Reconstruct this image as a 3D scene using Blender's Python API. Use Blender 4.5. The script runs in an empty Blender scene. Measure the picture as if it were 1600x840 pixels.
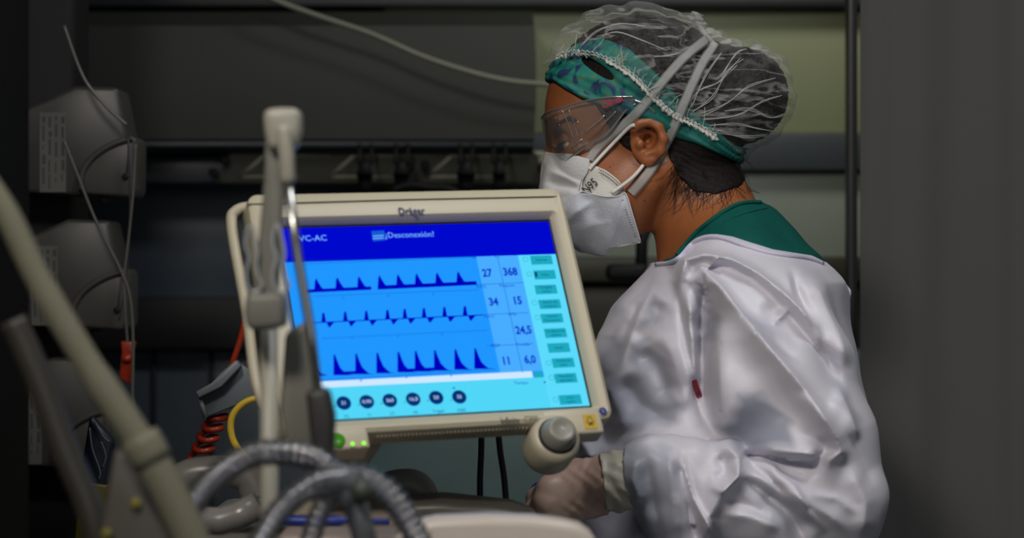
import bpy, bmesh, math, random
import numpy as np
from mathutils import Vector, Matrix, Euler

random.seed(7)
PI = math.pi
scene = bpy.context.scene
COL = scene.collection

# ------------------------------------------------------------------ camera, world, lights, exposure
F = 3500.0            # focal length in pixels of the 1600 px wide frame
CZ = 1.30             # camera height
cam_d = bpy.data.cameras.new('camera')
cam = bpy.data.objects.new('camera', cam_d); COL.objects.link(cam)
cam.location = (0, 0, CZ); cam.rotation_euler = (PI/2, 0, 0)
cam_d.sensor_width = 36.0; cam_d.lens = 36.0*F/1600.0
cam_d.clip_start = 0.05; cam_d.clip_end = 50
cam_d.dof.use_dof = True; cam_d.dof.focus_distance = 2.42; cam_d.dof.aperture_fstop = 5.0
scene.camera = cam

world = bpy.data.worlds.new('world'); scene.world = world; world.use_nodes = True
bg = world.node_tree.nodes['Background']
bg.inputs[0].default_value = (0.55, 0.62, 0.75, 1); bg.inputs[1].default_value = 0.03

def area(name, loc, target, size, power, color, size_y=None):
    d = bpy.data.lights.new(name, 'AREA'); d.energy = power; d.color = color
    d.shape = 'RECTANGLE'; d.size = size; d.size_y = size_y or size
    o = bpy.data.objects.new(name, d); COL.objects.link(o); o.location = loc
    v = Vector(target) - Vector(loc); o.rotation_euler = v.to_track_quat('-Z', 'Y').to_euler()
    return o
o = area('ward_light_front', (-0.55, 0.2, 2.6), (0.32, 2.4, 1.25), 0.36, 5.6, (1.0, 0.93, 0.84)); o.data.spread = math.radians(75)
area('ward_light_over_bed', (0.42, 1.6, 2.64), (0.22, 2.35, 0.9), 0.45, 10, (0.95, 0.97, 1.0), 0.4)
area('ward_light_back', (0.75, 3.2, 2.6), (0.6, 4.0, 1.5), 0.5, 6.5, (1.0, 0.99, 0.86), 0.3)
area('added_front_fill', (0.5, -1.0, 1.5), (0.2, 3.0, 1.2), 1.3, 5.5, (0.86, 0.92, 1.0), 1.0)  # added soft fill from behind the camera, lifts the shadows
scene.view_settings.view_transform = 'Standard'; scene.view_settings.look = 'None'
scene.view_settings.gamma = 1; scene.view_settings.use_curve_mapping = False
scene.view_settings.exposure = 0.0
try: scene.cycles.use_denoising = True
except Exception: pass
scene.cycles.transparent_max_bounces = 24

# ------------------------------------------------------------------ helpers
def P(px, py, Y):
    return np.array([(px-800)/F*Y, Y, CZ-(py-420)/F*Y])

def smooth_path(pts, n=8, closed=False):
    p = [np.array(q, float) for q in pts]; out = []; m = len(p)
    rng = range(m) if closed else range(m-1)
    for i in rng:
        if closed: a, b, c, d = p[(i-1) % m], p[i], p[(i+1) % m], p[(i+2) % m]
        else: a, b, c, d = p[max(i-1, 0)], p[i], p[i+1], p[min(i+2, m-1)]
        for k in range(n):
            t = k/n
            out.append(0.5*((2*b)+(-a+c)*t+(2*a-5*b+4*c-d)*t*t+(-a+3*b-3*c+d)*t**3))
    if not closed: out.append(p[-1])
    return out

ROOT = {}
def mat4(o): return ROOT.get(o.name, Matrix.Identity(4))
def link(name, me, mat, parent=None, smooth=True, world=True):
    """link a mesh whose vertices are in world space (world=True) or already in the parent's frame"""
    o = bpy.data.objects.new(name, me); COL.objects.link(o)
    if mat is not None:
        for m in (mat if isinstance(mat, (list, tuple)) else [mat]): me.materials.append(m)
    if parent is not None:
        o.parent = parent; M4 = mat4(parent)
        if world: me.transform(M4.inverted())
        ROOT[o.name] = M4
    if smooth: me.shade_smooth()
    return o
def mesh(verts, faces, fm=None):
    me = bpy.data.meshes.new('m'); me.from_pydata([tuple(v) for v in verts], [], [tuple(int(i) for i in f) for f in faces]); me.update()
    if fm is not None: me.polygons.foreach_set('material_index', [int(i) for i in fm])
    return me
def mobj(name, verts, faces, mat, parent=None, smooth=True, world=True, fm=None):
    return link(name, mesh(verts, faces, fm), mat, parent, smooth, world)
def tag(o, label=None, cat=None, group=None, kind=None):
    if label: o['label'] = label
    if cat: o['category'] = cat
    if group: o['group'] = group
    if kind: o['kind'] = kind
    return o
def empty(name, loc, label, cat, group=None, rot=None):
    o = bpy.data.objects.new(name, None); COL.objects.link(o); o.empty_display_size = 0.05
    M4 = Matrix.Translation(Vector(loc))
    if rot is not None: M4 = M4 @ rot.to_4x4(); o.rotation_euler = rot.to_euler()
    o.location = Vector(loc); ROOT[o.name] = M4
    return tag(o, label, cat, group)

class MB:
    """collects shapes into one mesh"""
    def __init__(s): s.v = []; s.f = []; s.m = []
    def add(s, v, f, mi=0):
        n = len(s.v); s.v += [tuple(q) for q in v]; s.f += [tuple(i+n for i in q) for q in f]; s.m += [mi]*len(f)
    def tube(s, pts, r, seg=10, mi=0, cap=True, flat=None):
        pts = [Vector(p) for p in pts]; n = len(pts); rs = r if hasattr(r, '__len__') else [r]*n
        t = []
        for i in range(n):
            d = pts[min(i+1, n-1)]-pts[max(i-1, 0)]; t.append(d.normalized() if d.length > 1e-9 else Vector((0, 0, 1)))
        u = t[0].orthogonal().normalized(); v = []; 
        for i in range(n):
            u = (u - t[i]*u.dot(t[i])).normalized(); w = t[i].cross(u)
            for k in range(seg):
                a = 2*PI*k/seg; v.append(pts[i]+(u*math.cos(a)+w*math.sin(a))*rs[i])
        f = [(i*seg+k, i*seg+(k+1) % seg, (i+1)*seg+(k+1) % seg, (i+1)*seg+k) for i in range(n-1) for k in range(seg)]
        if cap: f += [tuple(range(seg-1, -1, -1)), tuple((n-1)*seg+k for k in range(seg))]
        s.add(v, f, mi); return s
    def ribbon(s, pts, nrm, w, th=0.0006, mi=0):
        """flat band: pts centre line, nrm outward normals, w width(s)"""
        n = len(pts); ws = w if hasattr(w, '__len__') else [w]*n; v = []
        for i in range(n):
            p = Vector(pts[i]); t = (Vector(pts[min(i+1, n-1)])-Vector(pts[max(i-1, 0)])).normalized()
            nn = Vector(nrm[i]); nn = (nn-t*nn.dot(t)).normalized(); b = t.cross(nn)
            for sa, sb in ((-1, 0), (-.4, 1), (.4, 1), (1, 0), (.4, -1), (-.4, -1)):
                v.append(p+b*(sa*ws[i]/2)+nn*(sb*th))
        f = [(i*6+k, i*6+(k+1) % 6, (i+1)*6+(k+1) % 6, (i+1)*6+k) for i in range(n-1) for k in range(6)]
        f += [tuple(range(6)), tuple((n-1)*6+k for k in range(5, -1, -1))]
        s.add(v, f, mi); return s
    def bm(s, b, mi=0):
        b.verts.ensure_lookup_table(); b.verts.index_update()
        s.add([v.co.copy() for v in b.verts], [tuple(v.index for v in f.verts) for f in b.faces], mi); b.free(); return s
    def box(s, lo, hi, bev=0.0, seg=2, mi=0, M=None):
        b = bmesh.new(); bmesh.ops.create_cube(b, size=1)
        for v in b.verts: v.co = Vector([lo[i]+(v.co[i]+.5)*(hi[i]-lo[i]) for i in range(3)])
        if bev: bmesh.ops.bevel(b, geom=b.edges[:], offset=bev, segments=seg, profile=.5, affect='EDGES')
        if M is not None: b.transform(M)
        return s.bm(b, mi)
    def prism(s, poly, axis_vec, bev=0.0, seg=2, mi=0):
        """poly: list of 3D points (planar), extruded by axis_vec"""
        b = bmesh.new(); n = len(poly); A = Vector(axis_vec)
        lo = [b.verts.new(Vector(p)) for p in poly]; hi = [b.verts.new(Vector(p)+A) for p in poly]
        b.faces.new(lo[::-1]); b.faces.new(hi)
        for i in range(n): b.faces.new((lo[i], lo[(i+1) % n], hi[(i+1) % n], hi[i]))
        bmesh.ops.recalc_face_normals(b, faces=b.faces[:])
        if bev:
            es = [e for e in b.edges if len(e.link_faces) == 2 and e.calc_face_angle(0) > 0.5]
            bmesh.ops.bevel(b, geom=es, offset=bev, segments=seg, profile=.5, affect='EDGES')
        return s.bm(b, mi)
    def lathe(s, prof, M=None, seg=32, mi=0):
        """prof: (r, h) pairs round +z"""
        v = []; 
        for r, h in prof:
            for k in range(seg):
                a = 2*PI*k/seg; v.append(Vector((r*math.cos(a), r*math.sin(a), h)))
        n = len(prof)
        f = [(i*seg+k, i*seg+(k+1) % seg, (i+1)*seg+(k+1) % seg, (i+1)*seg+k) for i in range(n-1) for k in range(seg)]
        f += [tuple(range(seg-1, -1, -1)), tuple((n-1)*seg+k for k in range(seg))]
        if M is not None: v = [M @ q for q in v]
        s.add(v, f, mi); return s
    def build(s, name, mat, parent=None, smooth=True, world=True, angle=None):
        o = mobj(name, s.v, s.f, mat, parent, smooth, world, s.m)
        if angle and smooth: o.data.set_sharp_from_angle(angle=math.radians(angle))
        return o

def text_verts(txt, size, bold=False, shear=0.0, squeeze=1.0):
    c = bpy.data.curves.new('t', 'FONT'); c.body = txt; c.size = size; c.align_x = 'CENTER'; c.align_y = 'CENTER'
    c.resolution_u = 2; c.shear = shear
    if bold: c.offset = size*(bold if isinstance(bold, float) else 0.034)
    o = bpy.data.objects.new('t', c); COL.objects.link(o)
    dg = bpy.context.evaluated_depsgraph_get(); m = o.evaluated_get(dg).to_mesh()
    v = [(p.co.x*squeeze, p.co.y) for p in m.vertices]; f = [tuple(p.vertices) for p in m.polygons]
    o.evaluated_get(dg).to_mesh_clear(); bpy.data.objects.remove(o); bpy.data.curves.remove(c)
    return v, f

# ---- signed-distance modelling, meshed with surface nets
def smin(a, b, k):
    h = np.clip(.5+.5*(b-a)/k, 0, 1); return b*(1-h)+a*h-k*h*(1-h)
def smax(a, b, k): return -smin(-a, -b, k)
def ell(x, y, z, c, r, tilt=0.0, yaw=0.0):
    X, Y_, Z = x-c[0], y-c[1], z-c[2]
    if tilt: ca, sa = math.cos(tilt), math.sin(tilt); X, Z = X*ca-Z*sa, X*sa+Z*ca
    if yaw: ca, sa = math.cos(yaw), math.sin(yaw); X, Y_ = X*ca-Y_*sa, X*sa+Y_*ca
    k0 = np.sqrt((X/r[0])**2+(Y_/r[1])**2+(Z/r[2])**2)
    return (k0-1)*min(r)*(0.5+0.5*np.clip(k0, 0, 1)) if False else (k0-1)*k0/np.maximum(np.sqrt((X/r[0]**2)**2+(Y_/r[1]**2)**2+(Z/r[2]**2)**2), 1e-6)
def cone(x, y, z, a, b, r1, r2):
    a = np.asarray(a, float); b = np.asarray(b, float); d = b-a; L = d@d
    t = np.clip(((x-a[0])*d[0]+(y-a[1])*d[1]+(z-a[2])*d[2])/L, 0, 1)
    return np.sqrt((x-a[0]-t*d[0])**2+(y-a[1]-t*d[1])**2+(z-a[2]-t*d[2])**2)-(r1+(r2-r1)*t)
def chain(x, y, z, pts, rs, k=0.01):
    d = None
    for i in range(len(pts)-1):
        e = cone(x, y, z, pts[i], pts[i+1], rs[i], rs[i+1]); d = e if d is None else smin(d, e, k)
    return d
def polydist(x, z, pts, taper=True):
    """distance in the xz plane to a polyline, and 0..1 weight fading at its ends"""
    best = np.full(x.shape, 9.0, x.dtype); w = np.zeros(x.shape, x.dtype)
    seg = [math.dist(pts[i], pts[i+1]) for i in range(len(pts)-1)]; tot = sum(seg); acc = 0
    for i in range(len(pts)-1):
        a, b = pts[i], pts[i+1]; dx, dz = b[0]-a[0], b[1]-a[1]
        t = np.clip(((x-a[0])*dx+(z-a[1])*dz)/(seg[i]**2), 0, 1)
        d = np.hypot(x-a[0]-t*dx, z-a[1]-t*dz); m = d < best
        s = (acc+t*seg[i])/tot; best = np.where(m, d, best); w = np.where(m, s, w); acc += seg[i]
    return best, (np.clip(np.minimum(w, 1-w)*5, 0, 1) if taper else np.ones_like(w))
def surfnet(fn, lo, hi, h, B=8, margin=0.012):
    lo = np.array(lo, float); n = [int(math.ceil((hi[i]-lo[i])/h/B))*B for i in range(3)]
    nb = [k//B for k in n]
    c = np.stack(np.meshgrid(*[(np.arange(k)+.5)*B*h for k in nb], indexing='ij'), -1).reshape(-1, 3)+lo
    d = fn(c[:, 0], c[:, 1], c[:, 2]); act = np.abs(d) < B*h*0.9+margin
    Fd = np.repeat(np.repeat(np.repeat(np.sign(d).reshape(nb), B, 0), B, 1), B, 2).astype(np.float32)
    ids = np.argwhere(act.reshape(nb)); off = np.stack(np.meshgrid(*[np.arange(B)]*3, indexing='ij'), -1).reshape(-1, 3)
    for s in range(0, len(ids), 800):
        q = (ids[s:s+800, None, :]*B+off[None]).reshape(-1, 3); p = lo+q*h
        Fd[q[:, 0], q[:, 1], q[:, 2]] = fn(p[:, 0], p[:, 1], p[:, 2])
    S = Fd < 0
    cs = [S[i:n[0]-1+i, j:n[1]-1+j, k:n[2]-1+k] for i in (0, 1) for j in (0, 1) for k in (0, 1)]
    anyc = cs[0].copy(); allc = cs[0].copy()
    for q in cs[1:]: anyc |= q; allc &= q
    cell = np.argwhere(anyc & ~allc); idx = np.full([k-1 for k in n], -1, np.int64)
    idx[cell[:, 0], cell[:, 1], cell[:, 2]] = np.arange(len(cell))
    acc = np.zeros((len(cell), 3)); cnt = np.zeros(len(cell))
    cor = [(i, j, k) for i in (0, 1) for j in (0, 1) for k in (0, 1)]
    for a in cor:
        for b in cor:
            if sum(b)-sum(a) == 1 and all(b[i] >= a[i] for i in range(3)):
                fa = Fd[cell[:, 0]+a[0], cell[:, 1]+a[1], cell[:, 2]+a[2]].astype(float)
                fb = Fd[cell[:, 0]+b[0], cell[:, 1]+b[1], cell[:, 2]+b[2]].astype(float)
                m = (fa < 0) != (fb < 0); t = np.where(m, fa/np.where(m, fa-fb, 1), 0)
                acc += (np.array(a)+t[:, None]*(np.array(b)-np.array(a)))*m[:, None]; cnt += m
    V = lo+(cell+acc/cnt[:, None])*h; Q = []
    for ax in range(3):
        sl0 = [slice(1, n[i]-1) for i in range(3)]; sl1 = list(sl0)
        sl0[ax] = slice(0, n[ax]-1); sl1[ax] = slice(1, n[ax])
        A, Bm = S[tuple(sl0)], S[tuple(sl1)]
        e = np.argwhere(A != Bm); base = e+np.array([0 if i == ax else 1 for i in range(3)])
        inside = A[e[:, 0], e[:, 1], e[:, 2]]
        u, v = (ax+1) % 3, (ax+2) % 3; o = np.zeros((4, 3), int)
        o[1][u] = -1; o[2][u] = -1; o[2][v] = -1; o[3][v] = -1
        ii = [idx[tuple((base+o[k]).T)] for k in range(4)]
        q = np.stack(ii, 1); q[~inside] = q[~inside][:, ::-1]; Q.append(q)
    Q = np.concatenate(Q); Q = Q[(Q >= 0).all(1)]
    return V, Q
def sdf_obj(name, fn, lo, hi, h, mat, parent, keep=None, smooth_it=1, fm=None):
    V, Q = surfnet(fn, lo, hi, h)
    if keep is not None:
        m = keep(V); Q = Q[m[Q].all(1)]; used = np.unique(Q); mp = np.full(len(V), -1); mp[used] = np.arange(len(used)); V = V[used]; Q = mp[Q]
    for _ in range(smooth_it):
        acc = np.zeros_like(V); c = np.zeros(len(V))
        for k in range(4):
            for j in (1, 3):
                np.add.at(acc, Q[:, k], V[Q[:, (k+j) % 4]]); np.add.at(c, Q[:, k], 1)
        V = V*.5+.5*acc/np.maximum(c, 1)[:, None]
    o = np_obj(name, V, Q, mat, parent)
    if fm is not None: o.data.polygons.foreach_set('material_index', fm(V[Q].mean(1)).astype(np.int32))
    return o
def np_obj(name, V, Q, mat, parent):
    me = bpy.data.meshes.new(name); me.vertices.add(len(V)); me.vertices.foreach_set('co', V.astype(np.float32).ravel())
    me.loops.add(Q.size); me.loops.foreach_set('vertex_index', Q.astype(np.int32).ravel())
    me.polygons.add(len(Q)); me.polygons.foreach_set('loop_start', np.arange(0, Q.size, Q.shape[1], dtype=np.int32))
    me.update(calc_edges=True); me.validate()
    return link(name, me, mat, parent)
def f1(fn, p): return float(fn(np.array([p[0]]), np.array([p[1]]), np.array([p[2]]))[0])
def hit(px, py, fn, off=0.0, Y0=2.1, Y1=2.75):
    """the point where the sight line through a spot of the figure meets a surface, lifted by off; and the normal"""
    Y = Y0
    while Y < Y1:
        d = f1(fn, P(px, py, Y))-off
        if d < 0.0003: break
        Y += max(d*0.6, 0.0005)
    p = P(px, py, Y); e = 0.002
    n = np.array([f1(fn, p+np.array(v)*e)-f1(fn, p-np.array(v)*e) for v in ((1, 0, 0), (0, 1, 0), (0, 0, 1))])
    return p, n/max(np.linalg.norm(n), 1e-9)

# ------------------------------------------------------------------ materials
def pm(name, col, rough=0.5, metal=0.0, var=0.06, scale=30.0, bump=0.0, bscale=200.0, alpha=1.0, emis=None, estr=0.0, sss=0.0, sheen=0.0, trans=0.0, coat=0.0, spec=0.5, stretch=(1, 1, 1)):
    m = bpy.data.materials.new(name); m.use_nodes = True; nt = m.node_tree; b = nt.nodes['Principled BSDF']; L = nt.links
    b.inputs['Roughness'].default_value = rough; b.inputs['Metallic'].default_value = metal
    b.inputs['Alpha'].default_value = alpha; b.inputs['Specular IOR Level'].default_value = spec
    if coat: b.inputs['Coat Weight'].default_value = coat
    if sss:
        b.inputs['Subsurface Weight'].default_value = sss; b.inputs['Subsurface Radius'].default_value = (1, .35, .15); b.inputs['Subsurface Scale'].default_value = 0.008
    if sheen: b.inputs['Sheen Weight'].default_value = sheen
    if trans: b.inputs['Transmission Weight'].default_value = trans
    tc = nt.nodes.new('ShaderNodeTexCoord'); mp = nt.nodes.new('ShaderNodeMapping'); L.new(tc.outputs['Object'], mp.inputs[0]); mp.inputs['Scale'].default_value = stretch
    no = nt.nodes.new('ShaderNodeTexNoise'); no.inputs['Scale'].default_value = scale; no.inputs['Detail'].default_value = 3; L.new(mp.outputs[0], no.inputs[0])
    mx = nt.nodes.new('ShaderNodeMix'); mx.data_type = 'RGBA'; L.new(no.outputs[0], mx.inputs[0])
    mx.inputs[6].default_value = (*[c*(1-var) for c in col], 1); mx.inputs[7].default_value = (*[min(c*(1+var), 1) for c in col], 1)
    L.new(mx.outputs[2], b.inputs['Base Color'])
    if bump:
        n2 = nt.nodes.new('ShaderNodeTexNoise'); n2.inputs['Scale'].default_value = bscale; n2.inputs['Detail'].default_value = 4; L.new(mp.outputs[0], n2.inputs[0])
        bp = nt.nodes.new('ShaderNodeBump'); bp.inputs['Strength'].default_value = bump; bp.inputs['Distance'].default_value = 0.002
        L.new(n2.outputs[0], bp.inputs['Height']); L.new(bp.outputs[0], b.inputs['Normal'])
    if emis: b.inputs['Emission Color'].default_value = (*emis, 1); b.inputs['Emission Strength'].default_value = estr
    return m
def lit(name, r, g, b, k=1.0):
    """display colour given as sRGB 0-255"""
    f = lambda c: (c/255/12.92 if c/255 <= .04045 else ((c/255+.055)/1.055)**2.4)
    m = bpy.data.materials.new(name); m.use_nodes = True; nt = m.node_tree; nt.nodes.remove(nt.nodes['Principled BSDF'])
    e = nt.nodes.new('ShaderNodeEmission'); e.inputs[0].default_value = (f(r), f(g), f(b), 1); e.inputs[1].default_value = k
    nt.links.new(e.outputs[0], nt.nodes['Material Output'].inputs[0]); return m
def srgb(r, g, b):
    f = lambda c: (c/255/12.92 if c/255 <= .04045 else ((c/255+.055)/1.055)**2.4)
    return (f(r), f(g), f(b))

M_skin = pm('skin', (0.32, 0.105, 0.034), 0.45, sss=0.12, var=0.12, scale=60, bump=0.12, bscale=500)
M_lip = pm('lip', (0.35, 0.10, 0.07), 0.4)
M_hair = pm('dark_hair', (0.009, 0.006, 0.005), 0.6, spec=0.25, var=0.5, scale=90, bump=0.6, bscale=300, stretch=(1, 1, 4))
M_eye = pm('eye_white', (0.7, 0.66, 0.6), 0.2); M_iris = pm('dark_iris', (0.02, 0.01, 0.008), 0.15)
M_gown = pm('white_gown_cloth', (0.66, 0.645, 0.72), 0.45, var=0.03, scale=12, bump=0.25, bscale=45, sheen=0.15)
M_binding = pm('lilac_binding', (0.60, 0.58, 0.72), 0.6, bump=0.2)
M_scrub = pm('green_scrub_cloth', (0.002, 0.088, 0.072), 0.8, spec=0.2, var=0.15, scale=25, bump=0.4, bscale=120)
M_mask = pm('mask_fabric', (0.62, 0.62, 0.62), 0.7, var=0.03, bump=0.25, bscale=300)
M_maskb = pm('bluish_mask_fabric', (0.52, 0.54, 0.60), 0.7, var=0.03, bump=0.25, bscale=300)
M_resp = pm('respirator_fabric', (0.68, 0.66, 0.60), 0.7, var=0.03, bump=0.2, bscale=350)
M_stitch = pm('stitch_pits', (0.12, 0.11, 0.10), 0.8)
M_print = pm('black_print', (0.02, 0.02, 0.022), 0.6)
M_strap = pm('translucent_strap', (0.55, 0.55, 0.53), 0.6, alpha=0.42, var=0.1, scale=300)
M_elastic = pm('white_elastic', (0.72, 0.70, 0.64), 0.6)
M_glove = pm('latex_glove', (0.66, 0.44, 0.34), 0.42, var=0.08, scale=25, bump=0.35, bscale=60, coat=0.1)
M_cuff = pm('latex_cuff', (0.58, 0.53, 0.42), 0.45, var=0.08, scale=30, bump=0.4, bscale=60)
M_redtag = pm('red_tag', (0.42, 0.02, 0.05), 0.5)
M_redprint = pm('red_print', (0.30, 0.01, 0.05), 0.4)
M_cream = pm('cream_plastic', (0.52, 0.47, 0.345), 0.42, var=0.03, bump=0.05, bscale=400)
M_cream2 = pm('aged_cream_plastic', (0.40, 0.37, 0.28), 0.45, var=0.05)
M_seam = pm('dark_seam', (0.03, 0.03, 0.028), 0.7)
M_grey = pm('grey_plastic', (0.22, 0.22, 0.20), 0.45, var=0.05)
M_knob = pm('knob_grey', (0.27, 0.26, 0.225), 0.35)
M_white = pm('white_plastic', (0.42, 0.41, 0.39), 0.35, var=0.04)
M_black = pm('black_plastic', (0.010, 0.010, 0.012), 0.6, spec=0.25)
M_steel = pm('brushed_steel', (0.45, 0.45, 0.43), 0.25, 0.9, var=0.1)
M_green = pm('green_button', (0.05, 0.22, 0.01), 0.3, emis=(0.05, 0.4, 0.0), estr=0.12)
M_led = lit('green_led', 150, 255, 60, 1.3)
M_yellow = pm('yellow_label', (0.55, 0.36, 0.02), 0.5)
M_blue = pm('blue_mark', (0.01, 0.02, 0.22), 0.4)
M_navy = pm('navy_print', (0.01, 0.012, 0.07), 0.5)
M_red = pm('orange_red_plastic', (0.36, 0.03, 0.008), 0.35, coat=0.3)
M_ytube = pm('yellow_tube', (0.62, 0.42, 0.04), 0.35)
M_bluepl = pm('blue_plastic', (0.005, 0.03, 0.25), 0.4)

def cap_material():
    m = bpy.data.materials.new('cap_nonwoven'); m.use_nodes = True; nt = m.node_tree; L = nt.links; b = nt.nodes['Principled BSDF']
    b.inputs['Base Color'].default_value = (0.62, 0.62, 0.60, 1); b.inputs['Roughness'].default_value = 0.6
    tc = nt.nodes.new('ShaderNodeTexCoord'); w = nt.nodes.new('ShaderNodeTexNoise'); w.inputs['Scale'].default_value = 260; w.inputs['Detail'].default_value = 3
    L.new(tc.outputs['Object'], w.inputs[0])
    # creases: folded double layers of the veil, running back from the elastic edge
    mp = nt.nodes.new('ShaderNodeMapping'); mp.inputs['Rotation'].default_value = (0, 0.62, 0); mp.inputs['Scale'].default_value = (7, 14, 42); L.new(tc.outputs['Object'], mp.inputs[0])
    n = nt.nodes.new('ShaderNodeTexNoise'); n.inputs['Scale'].default_value = 1.0; n.inputs['Detail'].default_value = 4; n.inputs['Distortion'].default_value = 0.9; L.new(mp.outputs[0], n.inputs[0])
    s = nt.nodes.new('ShaderNodeMath'); s.operation = 'SUBTRACT'; L.new(n.outputs[0], s.inputs[0]); s.inputs[1].default_value = 0.5
    a = nt.nodes.new('ShaderNodeMath'); a.operation = 'ABSOLUTE'; L.new(s.outputs[0], a.inputs[0])
    r = nt.nodes.new('ShaderNodeMapRange'); L.new(a.outputs[0], r.inputs[0]); r.inputs[1].default_value = 0.0; r.inputs[2].default_value = 0.035; r.inputs[3].default_value = 0.26; r.inputs[4].default_value = 0.0
    lw = nt.nodes.new('ShaderNodeLayerWeight'); lw.inputs[0].default_value = 0.35
    rr = nt.nodes.new('ShaderNodeMapRange'); L.new(lw.outputs['Facing'], rr.inputs[0]); rr.inputs[1].default_value = 0.2; rr.inputs[2].default_value = 1.0; rr.inputs[3].default_value = 0.0; rr.inputs[4].default_value = 0.26
    q = nt.nodes.new('ShaderNodeMapRange'); L.new(w.outputs[0], q.inputs[0]); q.inputs[1].default_value = 0.3; q.inputs[2].default_value = 0.7; q.inputs[3].default_value = 0.01; q.inputs[4].default_value = 0.065
    a1 = nt.nodes.new('ShaderNodeMath'); a1.operation = 'ADD'; L.new(r.outputs[0], a1.inputs[0]); L.new(rr.outputs[0], a1.inputs[1])
    a2 = nt.nodes.new('ShaderNodeMath'); a2.operation = 'ADD'; L.new(a1.outputs[0], a2.inputs[0]); L.new(q.outputs[0], a2.inputs[1]); a2.use_clamp = True
    L.new(a2.outputs[0], b.inputs['Alpha']); return m
M_cap = cap_material()
M_capedge = pm('cap_elastic_edge', (0.66, 0.66, 0.62), 0.6, alpha=0.8)
def band_material():
    m = bpy.data.materials.new('patterned_headband'); m.use_nodes = True; nt = m.node_tree; L = nt.links; b = nt.nodes['Principled BSDF']; b.inputs['Roughness'].default_value = 0.7
    tc = nt.nodes.new('ShaderNodeTexCoord'); n = nt.nodes.new('ShaderNodeTexNoise'); n.inputs['Scale'].default_value = 42; n.inputs['Detail'].default_value = 2; n.inputs['Distortion'].default_value = 1.2
    L.new(tc.outputs['Object'], n.inputs[0]); c = nt.nodes.new('ShaderNodeValToRGB'); L.new(n.outputs[0], c.inputs[0]); e = c.color_ramp.elements
    e[0].position = 0.40; e[0].color = (0.008, 0.03, 0.10, 1); e[1].position = 0.46; e[1].color = (0.005, 0.15, 0.125, 1)
    k = e.new(0.60); k.color = (0.008, 0.20, 0.15, 1); k = e.new(0.66); k.color = (0.13, 0.14, 0.03, 1); k = e.new(0.72); k.color = (0.01, 0.22, 0.17, 1)
    sx = nt.nodes.new('ShaderNodeSeparateXYZ'); L.new(tc.outputs['Object'], sx.inputs[0])
    mr = nt.nodes.new('ShaderNodeMapRange'); L.new(sx.outputs[0], mr.inputs[0]); mr.inputs[1].default_value = -0.14; mr.inputs[2].default_value = -0.10
    mx = nt.nodes.new('ShaderNodeMix'); mx.data_type = 'RGBA'; L.new(mr.outputs[0], mx.inputs[0]); L.new(c.outputs[0], mx.inputs[6]); mx.inputs[7].default_value = (0.004, 0.13, 0.11, 1)
    L.new(mx.outputs[2], b.inputs['Base Color']); return m
M_band = band_material()
def glass(name, tint=(1, 1, 1), refl=0.08, rough=0.03, haze=0.05, fk=1.0):
    m = bpy.data.materials.new(name); m.use_nodes = True; nt = m.node_tree; L = nt.links; nt.nodes.remove(nt.nodes['Principled BSDF'])
    t = nt.nodes.new('ShaderNodeBsdfTransparent'); t.inputs[0].default_value = (*tint, 1)
    g = nt.nodes.new('ShaderNodeBsdfGlossy'); g.inputs['Roughness'].default_value = rough
    d = nt.nodes.new('ShaderNodeBsdfDiffuse'); d.inputs[0].default_value = (0.6, 0.62, 0.62, 1)
    fr = nt.nodes.new('ShaderNodeFresnel'); fr.inputs[0].default_value = 1.5
    ad = nt.nodes.new('ShaderNodeMath'); ad.operation = 'ADD'; ad.inputs[1].default_value = refl; ad.use_clamp = True; mu = nt.nodes.new('ShaderNodeMath'); mu.operation = 'MULTIPLY'; mu.inputs[1].default_value = fk; L.new(fr.outputs[0], mu.inputs[0]); L.new(mu.outputs[0], ad.inputs[0])
    m1 = nt.nodes.new('ShaderNodeMixShader'); m1.inputs[0].default_value = haze; L.new(t.outputs[0], m1.inputs[1]); L.new(d.outputs[0], m1.inputs[2])
    m2 = nt.nodes.new('ShaderNodeMixShader'); L.new(ad.outputs[0], m2.inputs[0]); L.new(m1.outputs[0], m2.inputs[1]); L.new(g.outputs[0], m2.inputs[2])
    L.new(m2.outputs[0], nt.nodes['Material Output'].inputs[0]); return m
M_goggle = glass('clear_polycarbonate', (0.96, 0.97, 0.965), 0.035, 0.06, 0.06, 0.4)
M_rim = glass('clear_rim', (0.8, 0.82, 0.8), 0.35, 0.15, 0.3)
M_hose = glass('clear_hose', (0.90, 0.90, 0.94), 0.03, 0.16, 0.10)
M_clip = glass('clear_clip', (0.75, 0.76, 0.74), 0.1, 0.2, 0.6)

# ------------------------------------------------------------------ the room
def wbox(name, lo, hi, mat, bev=0.0, kind='structure', parent=None):
    o = MB().box(lo, hi, bev).build(name, mat, parent, smooth=bool(bev), angle=40 if bev else None)
    if kind and parent is None: o['kind'] = kind
    return o
def pbox(px0, py0, px1, py1, Y, depth):
    a = P(px0, py1, Y); b = P(px1, py0, Y); return (a[0], Y, a[2]), (b[0], Y+depth, b[2])
M_floor = pm('vinyl_floor', (0.13, 0.15, 0.15), 0.35, var=0.15, scale=6)
M_ceil = pm('ceiling_paint', (0.35, 0.35, 0.33), 0.8)
M_wall = pm('wall_paint', (0.16, 0.17, 0.16), 0.7, var=0.08, scale=4)
M_wdark = pm('dark_wall_paint', (0.02, 0.022, 0.024), 0.6, var=0.1, scale=4)
M_panel_g = pm('olive_panel', (0.26, 0.285, 0.165), 0.55, var=0.04, scale=3)
M_panel_p = pm('pale_glazed_panel', (0.27, 0.31, 0.265), 0.4, var=0.15, scale=2.5)
M_panel_d = pm('slate_panel', (0.075, 0.10, 0.125), 0.35, var=0.3, scale=5)
M_teal = pm('teal_panel', (0.11, 0.18, 0.19), 0.35, var=0.35, scale=5)
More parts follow.
